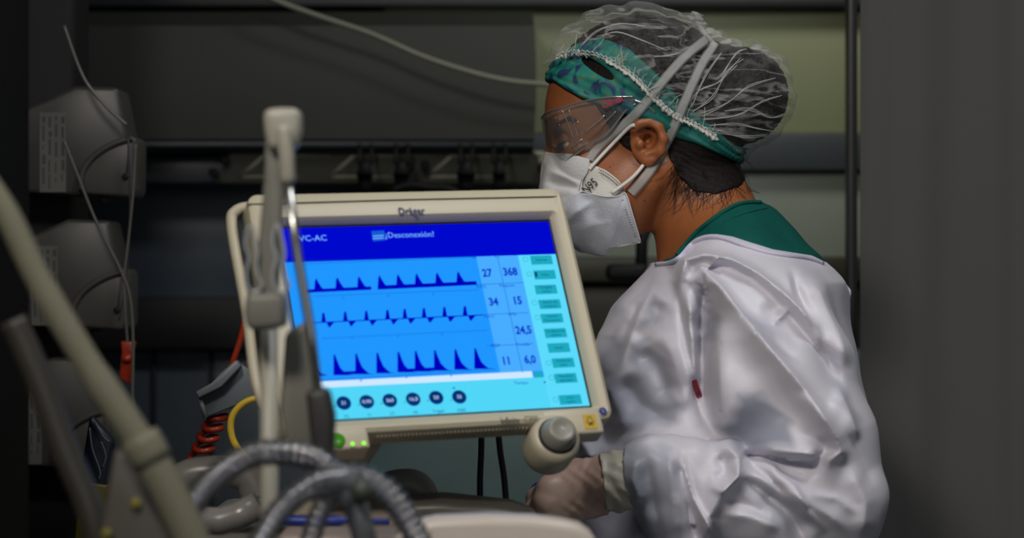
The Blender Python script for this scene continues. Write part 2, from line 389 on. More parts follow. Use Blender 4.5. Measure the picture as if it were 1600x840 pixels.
M_rail = pm('blue_grey_rail', (0.055, 0.065, 0.075), 0.4)
M_dark = pm('dark_trim', (0.018, 0.02, 0.024), 0.5)
M_olive = pm('dark_olive_trim', (0.032, 0.032, 0.018), 0.5)
wbox('floor', (-1.6, -1.2, -.05), (1.6, 4.1, 0), M_floor)
wbox('ceiling', (-1.6, -1.2, 2.7), (1.6, 4.1, 2.75), M_ceil)
wbox('wall_left', (-1.65, -1.2, 0), (-1.6, 4.1, 2.7), M_wdark)
wbox('wall_right', (1.6, -1.2, 0), (1.65, 4.1, 2.7), M_wall)
wbox('wall_front', (-1.65, -1.25, 0), (1.65, -1.2, 2.7), M_wall)
wbox('wall_back', (-1.65, 4.06, 0), (1.65, 4.12, 2.7), M_wdark)
def wp(name, x0, y0, x1, y1, mat, d0=3.98, d1=4.06, bev=0.003):
    lo, hi = pbox(x0, y0, x1, y1, d0, d1-d0); return wbox(name, lo, hi, mat, bev)
wp('window_1', 600, 10, 1420, 208, M_panel_g, 4.0)
wp('trim_1', -560, -6, 1420, 10, M_dark, 3.96)
wp('trim_2', 600, 208, 1420, 265, M_rail, 3.97)
wp('window_2', 600, 265, 1420, 402, M_panel_p, 4.0)
wp('trim_3', 600, 402, 1420, 440, M_olive, 3.96)
wp('window_3', 600, 440, 1420, 545, M_olive, 4.0)
wp('trim_4', -560, 465, 600, 545, pm('black_band', (0.012, 0.012, 0.011), 0.6), 3.93)
wp('window_4', -560, 270, 600, 465, M_panel_d, 4.0)
wp('window_5', -560, 545, 560, 1100, M_panel_d, 4.0)
wp('window_6', 560, 545, 1420, 1100, M_teal, 4.0)
# narrow glazing bars seen as darker uprights in the slate panel
for i, px in enumerate((240, 330)): wp('trim_%d' % (5+i), px-3, 545, px+3, 1100, M_dark, 3.985)
# upright post in front of the wall
lo, hi = pbox(1326, -60, 1340, 1500, 3.3, 0.04)
wbox('trim_7', (lo[0], lo[1], 0), (hi[0], hi[1], 2.7), pm('slate_post', (0.03, 0.034, 0.04), 0.4), 0.003)

# ------------------------------------------------------------------ privacy curtain
def curtain():
    Y0 = 3.05; x0 = P(1339, 0, Y0)[0]; x1 = x0+0.62; n = 240; zs = np.linspace(0.12, 2.55, 40)
    v = []; f = []
    fold = lambda s: (0.012*math.sin(s*19)+0.007*math.sin(s*43+1.0)+0.002*math.sin(s*97+2))
    for j, z in enumerate(zs):
        for i in range(n):
            s = i/(n-1)*0.62; a = 0.75+0.25*(z/2.5)
            v.append((x0+s+0.006*math.sin(s*40+z), Y0+fold(s+0.006*math.sin(z*2.2))*a, z))
    for j in range(len(zs)-1):
        for i in range(n-1): a = j*n+i; f.append((a, a+1, a+n+1, a+n))
    o = mobj('privacy_curtain', v, f, pm('grey_curtain_cloth', (0.098, 0.095, 0.09), 0.85, var=0.04, scale=8, bump=0.3, bscale=400))
    md = o.modifiers.new('s', 'SOLIDIFY'); md.thickness = 0.0015
    tag(o, 'tall grey privacy curtain hanging in soft folds behind the nurse', 'curtain')
    r = MB().tube([(x0-0.02, Y0, 2.58), (1.6, Y0, 2.58)], 0.012, 12); r.tube([(x0, Y0, 2.58), (x0, Y0, 2.7)], 0.006, 8)
    rr = r.build('curtain_rail', M_steel, o)
    for i in range(8):
        xx = x0+0.03+i*0.08; MB().tube([(xx, Y0, 2.585), (xx, Y0+0.003, 2.54)], 0.003, 6).build('curtain_hook', M_steel, o)
curtain()

# ------------------------------------------------------------------ bedhead supply unit on the back wall
def bedhead():
    Y = 3.72; ox = P(300, 140, Y)
    t = empty('bedhead_unit', (ox[0], 3.85, ox[2]), 'long dark grey bedhead supply unit across the back wall', 'medical supply unit')
    # side outline of the cover, lofted along x : right end bows slightly
    a = P(-560, 0, Y)[0]; zt = P(0, 12, Y)[2]; zb = P(0, 236, Y)[2]
    prof = [(4.0, zt), (3.78, zt), (3.735, zt-0.03)]+[(3.72-0.005*math.sin(k/8*PI), zt-0.03+(zb+0.05-zt)*k/8) for k in range(9)]+[(3.735, zb+0.01), (3.75, zb), (4.0, zb)]
    v = []; n = len(prof)
    xs_end = [P(833+5*math.sin((zt-z)/(zt-zb)*PI), 0, Y)[0] for _, z in prof]
    for e in (0, 1):
        for k, (y, z) in enumerate(prof): v.append((a if e == 0 else xs_end[k], y, z))
    f = [(k, (k+1) % n, n+(k+1) % n, n+k) for k in range(n)]+[tuple(range(n))[::-1], tuple(n+k for k in range(n))]
    o = mobj('front_cover', v, f, pm('dark_grey_metal', (0.036, 0.040, 0.033), 0.6, var=0.1, scale=5), t); o.data.set_sharp_from_angle(angle=0.6)
    MB().tube([(a, 3.728, zb+0.012), (P(833, 0, Y)[0], 3.728, zb+0.012)], 0.006, 8).build('edge_strip', M_rail, t)
    # sloping underside carrying the sockets
    g = pm('socket_rail_metal', (0.13, 0.13, 0.105), 0.5)
    x0 = P(355, 0, Y)[0]; x1 = P(856, 0, Y)[0]; zc = P(0, 282, Y)[2]
    v = [(x0, 3.76, zb), (x1-.02, 3.76, zb), (x1, 3.80, zc), (x0-0.03, 3.80, zc), (x0, 4.0, zb), (x1-.02, 4.0, zb), (x1, 4.0, zc), (x0-.03, 4.0, zc)]
    f = [(0, 1, 2, 3), (3, 2, 6, 7), (1, 5, 6, 2), (0, 3, 7, 4), (0, 4, 5, 1), (4, 7, 6, 5)]
    mobj('socket_rail', v, f, g, t, smooth=False)
    ms = pm('socket_plate', (0.40, 0.40, 0.31), 0.5)
    for (p0, p1) in ((375, 520), (515, 685), (668, 856)):
        s = MB(); Yq = 3.775
        ps = [P(p0+38, 242, Yq-.008), P(p1-6, 240, Yq-.008), P(p1-22, 272, Yq+.02), P(p0, 276, Yq+.02)]
        for k in range(4): s.tube([ps[k], ps[(k+1) % 4]], 0.0045, 6)
        fr = s.build('socket_frame', ms, t)
        q = MB().prism([P(p0+44, 247, Yq+.006), P(p1-16, 245, Yq+.006), P(p1-28, 267, Yq+.018), P(p0+14, 271, Yq+.018)], (0, 0.03, 0), 0.002)
        q.build('socket_face', pm('socket_face', (0.10, 0.10, 0.08), 0.5), fr)
    for (px, py) in ((352, 250), (334, 270), (640, 262), (664, 258), (846, 262)): MB().lathe([(0, 0), (0.008, 0), (0.008, 0.01), (0, 0.01)], Matrix.Translation(Vector(P(px, py, 3.765))) @ Matrix.Rotation(PI/2, 4, 'X'), 12).build('screw_cap', M_black, t)
    return t
bedhead()
lo, hi = pbox(210, 244, 352, 286, 3.8, 0.2)
w = wbox('trim_8', lo, hi, pm('slate_strip', (0.03, 0.035, 0.045), 0.45), 0.004)

plug_where = ['farthest left', 'second from the left', 'third from the left', 'farthest right']
for i, (px, w, y1) in enumerate(((570, 26, 300), (627, 25, 300), (728, 30, 300), (780, 22, 298))):
    Y = 3.70; c = P(px, 256, Y); t = empty('power_plug', c, 'black plug under the bedhead unit, %s of the four' % plug_where[i], 'plug', 'plugs hanging under the bedhead unit')
    r = w/2/F*Y; top = P(px, 253, Y)[2]; bot = P(px, y1, Y)[2]
    MB().lathe([(0, bot), (r*.62, bot), (r*.75, bot+.012), (r, bot+.03), (r, top-.02), (r*.7, top-.006), (r*.6, top), (0, top)], Matrix.Translation((c[0], Y, 0)), 20).build('plug_body', M_black, t)
    for k in range(2): MB().tube([(c[0]-.01+.02*k, Y, top-.002), (c[0]-.01+.02*k, Y+.02, top+.03)], 0.0035, 8).build('pin', M_black, t)
    pth = smooth_path([(c[0], Y, bot+.003), (c[0]+0.004, Y+.01, bot-.1), (c[0]-0.01*(i-1.5), Y+.15, bot-.14), (c[0]-.01*(i-1.5), 4.055, bot-.16)], 8)
    MB().tube(pth, 0.0055, 8).build('cord', M_black, t)
o = MB().tube(smooth_path([P(615, 296, 3.66), P(640, 289, 3.66), P(670, 292, 3.66), P(705, 296, 3.66), P(740, 330, 3.66), P(745, 420, 3.66)], 8), 0.0055, 10).build('black_cable', M_black)
tag(o, 'short black cable looping behind the top of the monitor beside the plugs', 'cable')
o = MB().tube(smooth_path([P(380, -30, 3.6), P(430, 0, 3.6), P(500, 26, 3.6), P(580, 53, 3.6), P(660, 88, 3.6), P(740, 114, 3.6), P(800, 127, 3.6), P(862, 133, 3.6), P(930, 145, 3.6), P(1010, 200, 3.62), P(1040, 330, 3.7), P(1040, 700, 3.8)], 8), 0.0046, 10).build('wall_cable', pm('pale_cable', (0.24, 0.24, 0.19), 0.5))
tag(o, 'pale cable sagging across the dark bedhead unit towards the nurse', 'cable')

# dim things behind, between the monitor and the gown
def arm():
    Y = 3.6; t = empty('equipment_mount', P(980, 430, Y), 'dark mounting block with an upright arm behind the mask and the gown', 'equipment mount')
    MB().tube([P(1000, 470, Y), P(1003, 375, Y), P(1020, 330, Y)], 0.010, 12).build('arm', M_black, t)
    lo, hi = pbox(948, 412, 1012, 438, Y-.02, 0.05); MB().box(lo, hi, 0.008).build('clamp_block', M_black, t)
    MB().tube([P(1000, 470, Y), P(1000, 1500, Y)], 0.012, 12).build('post', M_black, t)
arm()

# ------------------------------------------------------------------ infusion pumps stacked at the left
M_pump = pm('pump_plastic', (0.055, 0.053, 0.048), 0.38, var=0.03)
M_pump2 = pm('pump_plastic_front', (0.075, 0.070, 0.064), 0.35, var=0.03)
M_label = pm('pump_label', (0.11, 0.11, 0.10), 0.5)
def pump(dx, dy, Y, label):
    q = lambda px, py, d=0: P(px+dx, py+dy, Y+d)
    t = empty('infusion_pump', q(130, 308), label, 'infusion pump', 'infusion pumps stacked at the left')
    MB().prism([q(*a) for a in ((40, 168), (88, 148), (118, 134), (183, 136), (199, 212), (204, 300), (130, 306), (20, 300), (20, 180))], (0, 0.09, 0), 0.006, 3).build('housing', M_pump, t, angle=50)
    # raised rounded door at the lower front
    arc = [(120, 300), (122, 272), (134, 250), (155, 232), (180, 218), (200, 211), (210, 213), (213, 222), (212, 300), (205, 308), (130, 303)]
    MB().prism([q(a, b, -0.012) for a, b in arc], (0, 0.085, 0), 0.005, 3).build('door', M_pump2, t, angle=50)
    MB().tube(smooth_path([q(a, b, -0.014) for a, b in ((127, 296), (128, 272), (140, 251), (160, 234), (184, 222), (207, 216))], 6), 0.0042, 10).build('grip_ridge', M_pump2, t)
    MB().tube([q(202, 226, -.014), q(197, 280, -.014)], 0.0009, 6).build('seam_line', M_seam, t)
    MB().lathe([(0, 0), (.004, 0), (.004, .004), (0, .004)], Matrix.Translation(Vector(q(196, 276, -.012))) @ Matrix.Rotation(PI/2, 4, 'X'), 14).build('latch', M_black, t)
    MB().box(tuple(q(62, 300, -0.0015)), tuple(q(104, 176, 0.002))).build('label_plate', M_label, t, smooth=False)
    s = MB(); random.seed(3)
    for k in range(4):
        px = 66+k*10; y = 182
        while y < 290:
            L = random.uniform(5, 26); s.box(tuple(q(px, min(y+L, 295), -0.0019)), tuple(q(px+random.choice((2.2, 3.5, 5)), y, -0.0014))); y += L+random.uniform(3, 9)
    s.build('label_print', pm('faded_print', (0.045, 0.045, 0.042), 0.6), t, smooth=False)
    MB().lathe([(0, 0), (.006, 0), (.007, -.006), (.005, -.010), (0, -.010)], Matrix.Translation(Vector(q(162, 306, 0.03))), 14).build('foot', M_pump2, t)
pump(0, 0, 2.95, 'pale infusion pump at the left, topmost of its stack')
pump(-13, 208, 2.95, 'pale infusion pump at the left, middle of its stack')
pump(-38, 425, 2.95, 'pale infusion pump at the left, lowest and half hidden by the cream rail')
t = empty('equipment_rack', (-0.70, 3.02, 0), 'tall dark equipment rack behind the pumps at the far left', 'equipment rack')
MB().box((-0.95, 3.05, 0.04), (-0.595, 3.16, 2.2), 0.01).build('back_plate', M_black, t)
MB().tube([(-0.70, 3.045, 0.05), (-0.70, 3.045, 2.15)], 0.014, 14).build('pole', M_seam, t)
MB().box((-0.93, 2.90, 0), (-0.5, 3.2, 0.045), 0.01).build('base', M_black, t)
t = empty('foreground_cabinet', (-0.6, 1.85, 0), 'black cabinet edge out of focus at the far left', 'cabinet')
MB().box((-0.80, 1.75, 0.03), (-0.418, 1.95, 1.60), 0.012).build('body', pm('black_cabinet', (0.008, 0.008, 0.007), 0.9, spec=0.1), t)
MB().tube([(-0.70, 1.735, 1.0), (-0.70, 1.735, 1.25)], 0.004, 8).build('handle', M_black, t)
MB().box((-0.79, 1.76, 0), (-0.425, 1.94, 0.03), 0.004).build('plinth', M_black, t)

M_line = pm('clear_infusion_line', (0.12, 0.115, 0.10), 0.3)
def line(name, pts, Y, r, mat, label, cat='tube', group=None):
    o = MB().tube(smooth_path([P(a, b, Y+(c[0] if c else 0)) for a, b, *c in pts], 8), r, 8).build(name, mat); tag(o, label, cat, group); return o
line('infusion_line', [(100, 40), (130, 120), (165, 165), (198, 195)], 2.88, 0.0022, M_line, 'thin grey infusion line slanting down over the topmost pump')
line('infusion_line', [(100, 220), (120, 270), (150, 345), (190, 425), (204, 470), (208, 540), (206, 640)], 2.88, 0.0020, M_line, 'thin infusion line crossing the topmost and middle pumps diagonally')
line('infusion_line', [(212, 225), (208, 300), (200, 380), (194, 440), (198, 520), (208, 620), (215, 700)], 2.90, 0.0018, M_line, 'thin infusion line running down the right edge of the pumps')
line('infusion_line', [(200, 215), (203, 330), (196, 440), (186, 500)], 2.91, 0.0012, pm('dark_line', (0.05, 0.05, 0.06), 0.4), 'fine dark line hanging beside the middle pump')

t = empty('line_clamp', P(197, 560, 2.9), 'orange red clamp on the lines right of the cream rail', 'clamp')
MB().prism([P(188, 533, 2.89), P(212, 533, 2.89), P(208, 548, 2.89), P(202, 600, 2.89), P(186, 590, 2.89), P(190, 548, 2.89)], (0, 0.012, 0), 0.002).build('clamp_body', M_red, t)
MB().lathe([(0, -.006), (.004, -.006), (.005, 0), (.004, .006), (0, .006)], Matrix.Translation(Vector(P(198, 560, 2.886))) @ Matrix.Rotation(PI/2, 4, 'Y'), 14).build('roller', M_red, t)

# printed bag
t = empty('printed_pouch', P(150, 840, 2.4), 'dark blue and yellow printed pouch behind the cream rail', 'pouch')
MB().prism([P(140, 648, 2.4), P(178, 690, 2.4), P(166, 760, 2.4), P(150, 840, 2.4), P(112, 860, 2.4), P(128, 720, 2.4)], (0, 0.02, 0), 0.004).build('pouch_body', pm('pouch_blue', (0.012, 0.018, 0.035), 0.4), t)
MB().prism([P(124, 752, 2.396), P(168, 758, 2.396), P(150, 842, 2.396), P(113, 858, 2.396)], (0, 0.028, 0), 0.003).build('yellow_panel', pm('pouch_yellow', (0.16, 0.12, 0.012), 0.5, var=0.3, scale=60), t)
s = MB()
for a in (((140, 668), (144, 700), (156, 735), (154, 748)), ((158, 690), (165, 712), (160, 730)), ((146, 655), (160, 680), (170, 690))):
    s.tube(smooth_path([P(x, y, 2.397) for x, y in a], 5), 0.0012, 6)
s.build('print', pm('pouch_print', (0.14, 0.14, 0.16), 0.5), t)

# ------------------------------------------------------------------ the ventilator monitor
MC = Vector((-0.07182, 2.06941, 1.25587))
MR = Matrix.Rotation(0.31630, 3, 'Z') @ Matrix.Rotation(-0.51450, 3, 'X') @ Matrix.Rotation(-0.03574, 3, 'Y')
mon = empty('ventilator_monitor', MC, 'cream ventilator monitor with a bright blue waveform screen', 'monitor', rot=MR)
def ML(px, py, off=0.0):
    o = MR.transposed() @ (Vector((0, 0, CZ))-MC); d = MR.transposed() @ Vector(((px-800)/F, 1, -(py-420)/F))
    q = o+d*((off-o.y)/d.y); return q
def rrect(cx, cz, hw, hh, r, y, n=8):
    out = []
    for (sx, sz, a0) in ((1, 1, 0), (-1, 1, 90), (-1, -1, 180), (1, -1, 270)):
        for k in range(n+1):
            a = math.radians(a0+90*k/n); out.append(Vector((cx+sx*(hw-r)+r*math.cos(a), y, cz+sz*(hh-r)+r*math.sin(a))))
    return out
def loft(loops, cap0=False, cap1=True):
    v = []; n = len(loops[0]); f = []
    for L in loops: v += L
    for i in range(len(loops)-1):
        for k in range(n): f.append((i*n+k, (i+1)*n+k, (i+1)*n+(k+1) % n, i*n+(k+1) % n))
    if cap0: f.append(tuple(range(n)))
    if cap1: f.append(tuple((len(loops)-1)*n+k for k in range(n))[::-1])
    return v, f
cx, cz, hw, hh = -0.0053, 0.0070, 0.1555, 0.1245
v, f = loft([rrect(0, -.0005, .1345, .1010, .002, .001), rrect(0, -.0005, .1345, .1010, .002, -.002), rrect(0, -.0005, .1395, .1060, .004, -.0085), rrect(cx, cz, hw-.0045, hh-.0045, .007, -.0100),
             rrect(cx, cz, hw-.001, hh-.001, .010, -.0075), rrect(cx, cz, hw, hh, .011, -.003), rrect(cx, cz, hw, hh, .011, .016), rrect(cx, cz, hw-.003, hh-.003, .012, .022), rrect(cx, cz, hw-.04, hh-.04, .02, .046)])
housing = mobj('housing', v, f, M_cream, mon, world=False); housing.data.set_sharp_from_angle(angle=0.7)
# upper seam between the two shells
MB().tube([ML(386, 319, -.0102), ML(640, 311.5, -.0102), ML(862, 307, -.0102), ML(876, 307, -.0085)], 0.0006, 6).build('shell_seam', M_seam, mon, world=False)
vb = MB()
for k in range(46):
    x = -0.075+k*0.0036; vb.box((x, -.002, -.1190), (x+.0017, .012, -.1160), 0)
vb.build('vent_slots', M_cream2, mon, smooth=False, world=False)
# carrying handle along the left flank
h = MB(); h.tube(smooth_path([(-.150, .014, .131), (-.166, .016, .128), (-.172, .018, .110), (-.170, .018, .02), (-.171, .018, -.05), (-.162, .016, -.09), (-.152, .014, -.10)], 8), .0052, 12)
h.build('side_handle', M_cream, mon, world=False)

disp = MB().box((-.1338, .0002, -.1003), (.1338, .003, .0998), 0).build('display_glass', M_black, mon, smooth=False, world=False)
# ---- what the screen shows: one part, several display colours
S = MB(); SC = {}; SMATS = []
def ink(nm, r, g, b, k=1.0):
    SC[nm] = len(SMATS); SMATS.append(lit('display_'+nm, r, g, b, k))
ink('header', 0, 8, 205); ink('wave', 30, 150, 254); ink('value', 72, 172, 255); ink('menu', 92, 218, 252); ink('bar', 205, 232, 255)
ink('button', 30, 168, 190); ink('deep', 0, 0, 190); ink('number', 8, 50, 200); ink('paletext', 120, 185, 255); ink('dial', 0, 50, 118); ink('darktext', 12, 70, 120); ink('icon', 20, 90, 215); ink('line', 30, 120, 225); ink('foot', 82, 214, 248); ink('footleft', 40, 185, 235)
def poly(pts, nm, z=1):
    v = [ML(a, b, 0.0) for a, b in pts]
    for q in v: q.y = -0.00006*z
    # front faces look towards -y
    n = Vector((0, 0, 0))
    for i in range(len(v)): n += v[i].cross(v[(i+1) % len(v)])
    if n.y > 0: v = v[::-1]
    S.add(v, [tuple(range(len(v)))], SC[nm])
def txt(px, py, s, size, nm, bold=False, z=6, squeeze=1.0, off=None, into=None, mi=None, shear=0):
    """size: text height scale in photo pixels at this place"""
    o = ML(px, py, off or 0.0); u = (ML(px+20, py-0.9, off or 0.0)-o); 
    k = size/20*u.length; vv, ff = text_verts(s, k, bold, shear, squeeze)
    tgt = into or S; y = (-0.00006*z) if off is None else off
    tgt.add([Vector((o.x+a, y, o.z+b)) for a, b in vv], ff, SC[nm] if mi is None else mi)
def loc(x, z): return Vector((x, 0, z))
def rect(x0, z0, x1, z1, nm, z=1):
    S.add([Vector((x0, -.00006*z, z0)), Vector((x1, -.00006*z, z0)), Vector((x1, -.00006*z, z1)), Vector((x0, -.00006*z, z1))], [(0, 1, 2, 3)], SC[nm])
zh = ML(863, 397).z; xw = ML(770, 450).x
rect(-.1325, -.0990, .1325, .0985, 'wave', 1); rect(-.1325, zh, .1325, .0985, 'header', 2)
zbar0 = ML(700, 596).z; zbar1 = ML(700, 586).z
xv = ML(752, 440).x; xm = ML(818, 440).x
rect(xv, zbar1, xm, zh, 'value', 2); rect(xm, -.0990, .1325, zh, 'menu', 2)
rect(-.1325, -.0990, xm, zbar0, 'foot', 2); rect(-.1325, zbar0, ML(832, 585).x, zbar1, 'bar', 3)
# faint rules and ticks
for (a, b) in (((470, 412), (742, 401)), ((490, 462), (748, 452)), ((503, 528), (762, 515)), ((495, 594), (775, 576))):
    poly([(a[0], a[1]), (b[0], b[1]), (b[0], b[1]+1.2), (a[0], a[1]+1.2)], 'line', 4)
for px, py in ((535, 463), (606, 460), (676, 457), (549, 526), (620, 523), (690, 520), (563, 592), (634, 587), (704, 584)): poly([(px, py), (px+2, py), (px+2, py+4), (px, py+4)], 'line', 5)
for px in (785,): poly([(px-8, 402), (px-7, 402), (px+32, 582), (px+31, 582)], 'line', 4)
for (x0, x1, y0, y1) in ((745, 818, 444, 441), (752, 826, 491, 488), (760, 834, 540, 536)): poly([(x0, y0), (x1, y1), (x1, y1+1), (x0, y0+1)], 'line', 4)
# pressure curve (top)
bl = lambda px: 456-(px-480)*0.048
poly([(480, 452.2), (580, 447.4), (580, 452.6), (480, 457.2)], 'deep', 5); poly([(590, 446.2), (744, 439.2), (745, 445), (590, 452.4)], 'deep', 5)
for px in (491, 524, 558, 590, 619, 648, 680, 713):
    b = bl(px)-2; poly([(px, b), (px+1, b-15), (px+3, b-19), (px+6, b-13), (px+11, b-5), (px+15, b-1), (px+15, b)], 'deep', 5)
# flow curve (middle)
b2 = lambda px: 504-(px-485)*0.047
poly([(486, 503.6), (755, 491.2), (755, 492.6), (486, 505)], 'deep', 5)
for px in (502, 536, 569, 602, 629, 659, 691, 723):
    b = b2(px); poly([(px, b), (px+1.5, b-14), (px+4.5, b-15), (px+7.5, b)], 'deep', 5); poly([(px+8, b), (px+11, b+7), (px+13, b+8.5), (px+20, b)], 'deep', 5)
# volume curve (bottom)
b3 = lambda px: 587-(px-500)*0.045
poly([(497, 574), (502, 583), (512, b3(512)), (500, b3(500))], 'deep', 5)
for px in (521, 555, 588, 621, 648, 678, 710, 741):
    b = b3(px); poly([(px, b), (px, b-31), (px+2, b-33), (px+6, b-22), (px+11, b-11), (px+17, b-5), (px+22, b-1), (px+32, b)], 'deep', 5)
for a, c in ((521, 555), (555, 570), (621, 650), (648, 678)): poly([(a, b3(a)-5), (c, b3(c)-5), (c, b3(c)), (a, b3(a))], 'deep', 5)
txt(489, 372.5, 'VC-AC', 14.5, 'paletext'); txt(640, 367, '¿Desconexión?', 13.5, 'paletext', squeeze=.95)
poly([(580, 361), (600, 360), (603, 375), (583, 377)], 'icon', 3)
for k in range(3): poly([(582, 364+k*4), (599, 363+k*4), (599.4, 364.5+k*4), (582.4, 365.5+k*4)], 'paletext', 4) if k else None
for px, py, s, sz in ((761, 427, '27', 18), (797, 425, '368', 18), (771, 472, '34', 18), (808, 470, '15', 18), (818, 516, '24,5', 18), (791, 564, '11', 18), (828, 562, '6,0', 18)):
    txt(px, py, s, sz, 'number', bold=True, squeeze=.82)
for px, py, s in ((741, 402, 'FR'), (777, 401, 'VT'), (752, 448, 'FiO2'), (792, 446, 'Fespont'), (764, 494, 'Ppico'), (800, 491, 'VMe'), (774, 540, 'PEEP'), (817, 538, 'Pmedia'), (814, 598, 'Tiempo')):
    txt(px, py, s, 7.2, 'number')
# menu buttons
btn = [(846, 406, ['Alarmas']), (851, 429, ['Vistas']), (853, 452, ['Congelar', 'curvas']), (859, 475, ['Ajustes de', 'ventilación']), (862.5, 497, ['General', 'Parámetros']), (868, 520, ['Configuración', 'sistema']), (873, 543, ['Ayuda']), (880, 566.5, ['Ventilación', 'inicio']), (884, 590.5, ['Maniobras', 'especiales']), (891, 624, ['Inicio', 'espera'])]
for px, py, ls in btn:
    o = ML(px, py); rect(o.x-.0108, o.z-.0049, o.x+.0108, o.z+.0049, 'button', 3)
    for i, s in enumerate(ls): txt(px+(0.7*i), py+(i-(len(ls)-1)/2)*6.4, s, 6.2, 'darktext', squeeze=.85)
for px, py in ((821, 405), (827, 428), (835, 473), (840, 496), (857, 567), (862, 590), (868, 624)):
    o = ML(px, py); 
    for k in range(12):
        a, b = 2*PI*k/12, 2*PI*(k+1)/12
        S.add([Vector((o.x+r*math.cos(t), -.0003, o.z+r*math.sin(t))) for r, t in ((.0022, a), (.0027, a), (.0027, b), (.0022, b))], [(0, 1, 2, 3)], SC['button'])
poly([(834, 581), (847, 580), (849, 589), (836, 590)], 'button', 4)
poly([(835, 425), (839, 425), (840, 433), (836, 433)], 'darktext', 5)
def disc(px, py, r, nm, z):
    o = ML(px, py); n = 28; S.add([Vector((o.x+r*math.cos(2*PI*k/n), -.00006*z, o.z+r*math.sin(2*PI*k/n))) for k in range(n)], [tuple(range(n))], SC[nm])
for (px, py), s, lb in zip(((537, 629.5), (573, 627.5), (609, 625.5), (645.5, 623.5), (681.5, 621), (717.5, 620)), ('21', '0,90', '360', '16,0', '50', '35'), ('O2', 'Ti', 'VT', 'FR', 'Trigger', 'PEEP')):
    disc(px, py, .0068, 'dial', 5); txt(px, py, s, 8.5, 'bar', z=7); txt(px+4, py+21, lb, 6.6, 'darktext'); disc(px-13, py+5, .0006, 'dial', 5)
disc(851, 597, .0009, 'dial', 5); disc(709, 606, .0009, 'dial', 5)
screen = MB.build(S, 'screen_image', SMATS, disp, smooth=False, world=False)

# lettering on the bezel
B1 = MB(); txt(643, 329.5, 'Dräger', 16.5, None, bold=0.022, off=-.01015, into=B1, mi=0, squeeze=.86); B1.build('maker_lettering', M_navy, mon, smooth=False, world=False)
B2 = MB(); txt(797, 657, 'Infinity', 15, None, bold=0.018, off=-.01015, into=B2, mi=0, squeeze=.72); txt(830, 655, 'C300', 15.5, None, off=-.01015, into=B2, mi=0, squeeze=.66)
B2.build('model_lettering', pm('grey_print', (0.04, 0.04, 0.038), 0.6), mon, smooth=False, world=False)
# round blue mark
o = ML(942, 642, -.0103); mk = MB().lathe([(0, 0), (.0038, 0), (.0038, .0004), (0, .0004)], Matrix.Translation(o) @ Matrix.Rotation(PI/2, 4, 'X'), 24)
rm = mk.build('round_mark', M_blue, mon, smooth=False, world=False)
MB().tube([(o.x-.0015, -.0108, o.z+.0015), (o.x+.0005, -.0108, o.z), (o.x+.0002, -.0108, o.z-.0020)], .0004, 6).build('mark_swirl', M_white, rm, world=False)
# lower left button tab
a = ML(500, 706, -.010); b = ML(577, 684, -.010)
tab = MB().box((-.150, -.0098, -.1325), (-.0845, .016, -.108), .003, 3).build('button_panel', M_cream, mon, world=False, angle=50)
o = ML(527, 688, -.010)
MB().lathe([(0, 0), (.0070, 0), (.0070, .0012), (.0060, .0022), (0, .0026)], Matrix.Translation(o) @ Matrix.Rotation(PI/2, 4, 'X'), 28).build('power_button', M_green, mon, world=False)
for px, py in ((551, 693), (568.5, 692)):
    o = ML(px, py, -.010); e = MB().lathe([(0, 0), (.0019, 0), (.0016, .0010), (0, .0013)], Matrix.Translation(o) @ Matrix.Rotation(PI/2, 4, 'X'), 16).build('status_light', M_led, mon, world=False); e['label'] = 'lit green status light'
    q = MB()
    for k in range(3): q.lathe([(0, 0), (.0006, 0), (.0006, .0004), (0, .0004)], Matrix.Translation(Vector((o.x-.002+.002*k, -.0099, o.z-.0038))) @ Matrix.Rotation(PI/2, 4, 'X'), 8)
    q.build('indicator_dots', M_seam, mon, world=False)
# right tab with warning label and rotary knob
MB().box((.080, -.0098, -.1310), (.1375, .012, -.105), .003, 3).build('knob_panel', M_cream, mon, world=False, angle=50)
a = ML(922, 658.5, -.0100); yl = MB().box((a.x-.0062, -.0104, a.z-.0073), (a.x+.0062, -.0097, a.z+.0073)).build('warning_label', M_yellow, mon, smooth=False, world=False)
g = MB(); ax, az = a.x, a.z
g.tube(smooth_path([(ax-.0035, -.0106, az-.001), (ax-.0022, -.0106, az+.001), (ax-.0018, -.0106, az+.0038), (ax, -.0106, az+.005), (ax+.0018, -.0106, az+.0038), (ax+.0022, -.0106, az+.001), (ax+.0035, -.0106, az-.001)], 4), .0003, 6)
g.tube([(ax-.0035, -.0106, az-.001), (ax+.0035, -.0106, az-.001)], .0003, 6); g.tube([(ax-.002, -.0106, az-.0035), (ax, -.0106, az-.002), (ax+.002, -.0106, az-.0035)], .0007, 6)
g.build('bell_symbol', M_seam, yl, world=False)
o = ML(866, 688, -.004); o2 = ML(879, 680, -.018)
hb = Matrix.Translation(Vector((o.x, .024, o.z))) @ Matrix.Rotation(PI/2, 4, 'X')
MB().lathe([(0, 0), (.0215, 0), (.0235, .006), (.0238, .028), (.0225, .034), (.0190, .0375), (0, .0375)], hb, 40).build('knob_housing', M_cream, mon, world=False)
kb = Matrix.Translation(Vector((o.x, -.0137, o.z))) @ Matrix.Rotation(PI/2, 4, 'X')
MB().lathe([(0, 0), (.0180, 0), (.0180, .0006), (0, .0006)], kb, 36).build('knob_gap', M_seam, mon, world=False)
MB().lathe([(0, .0005), (.0163, .0005), (.0163, .004), (.0150, .0085), (.0128, .0145), (.0112, .0160), (.0095, .0160), (.006, .0140), (0, .0132)], kb, 40).build('rotary_knob', M_knob, mon, world=False)
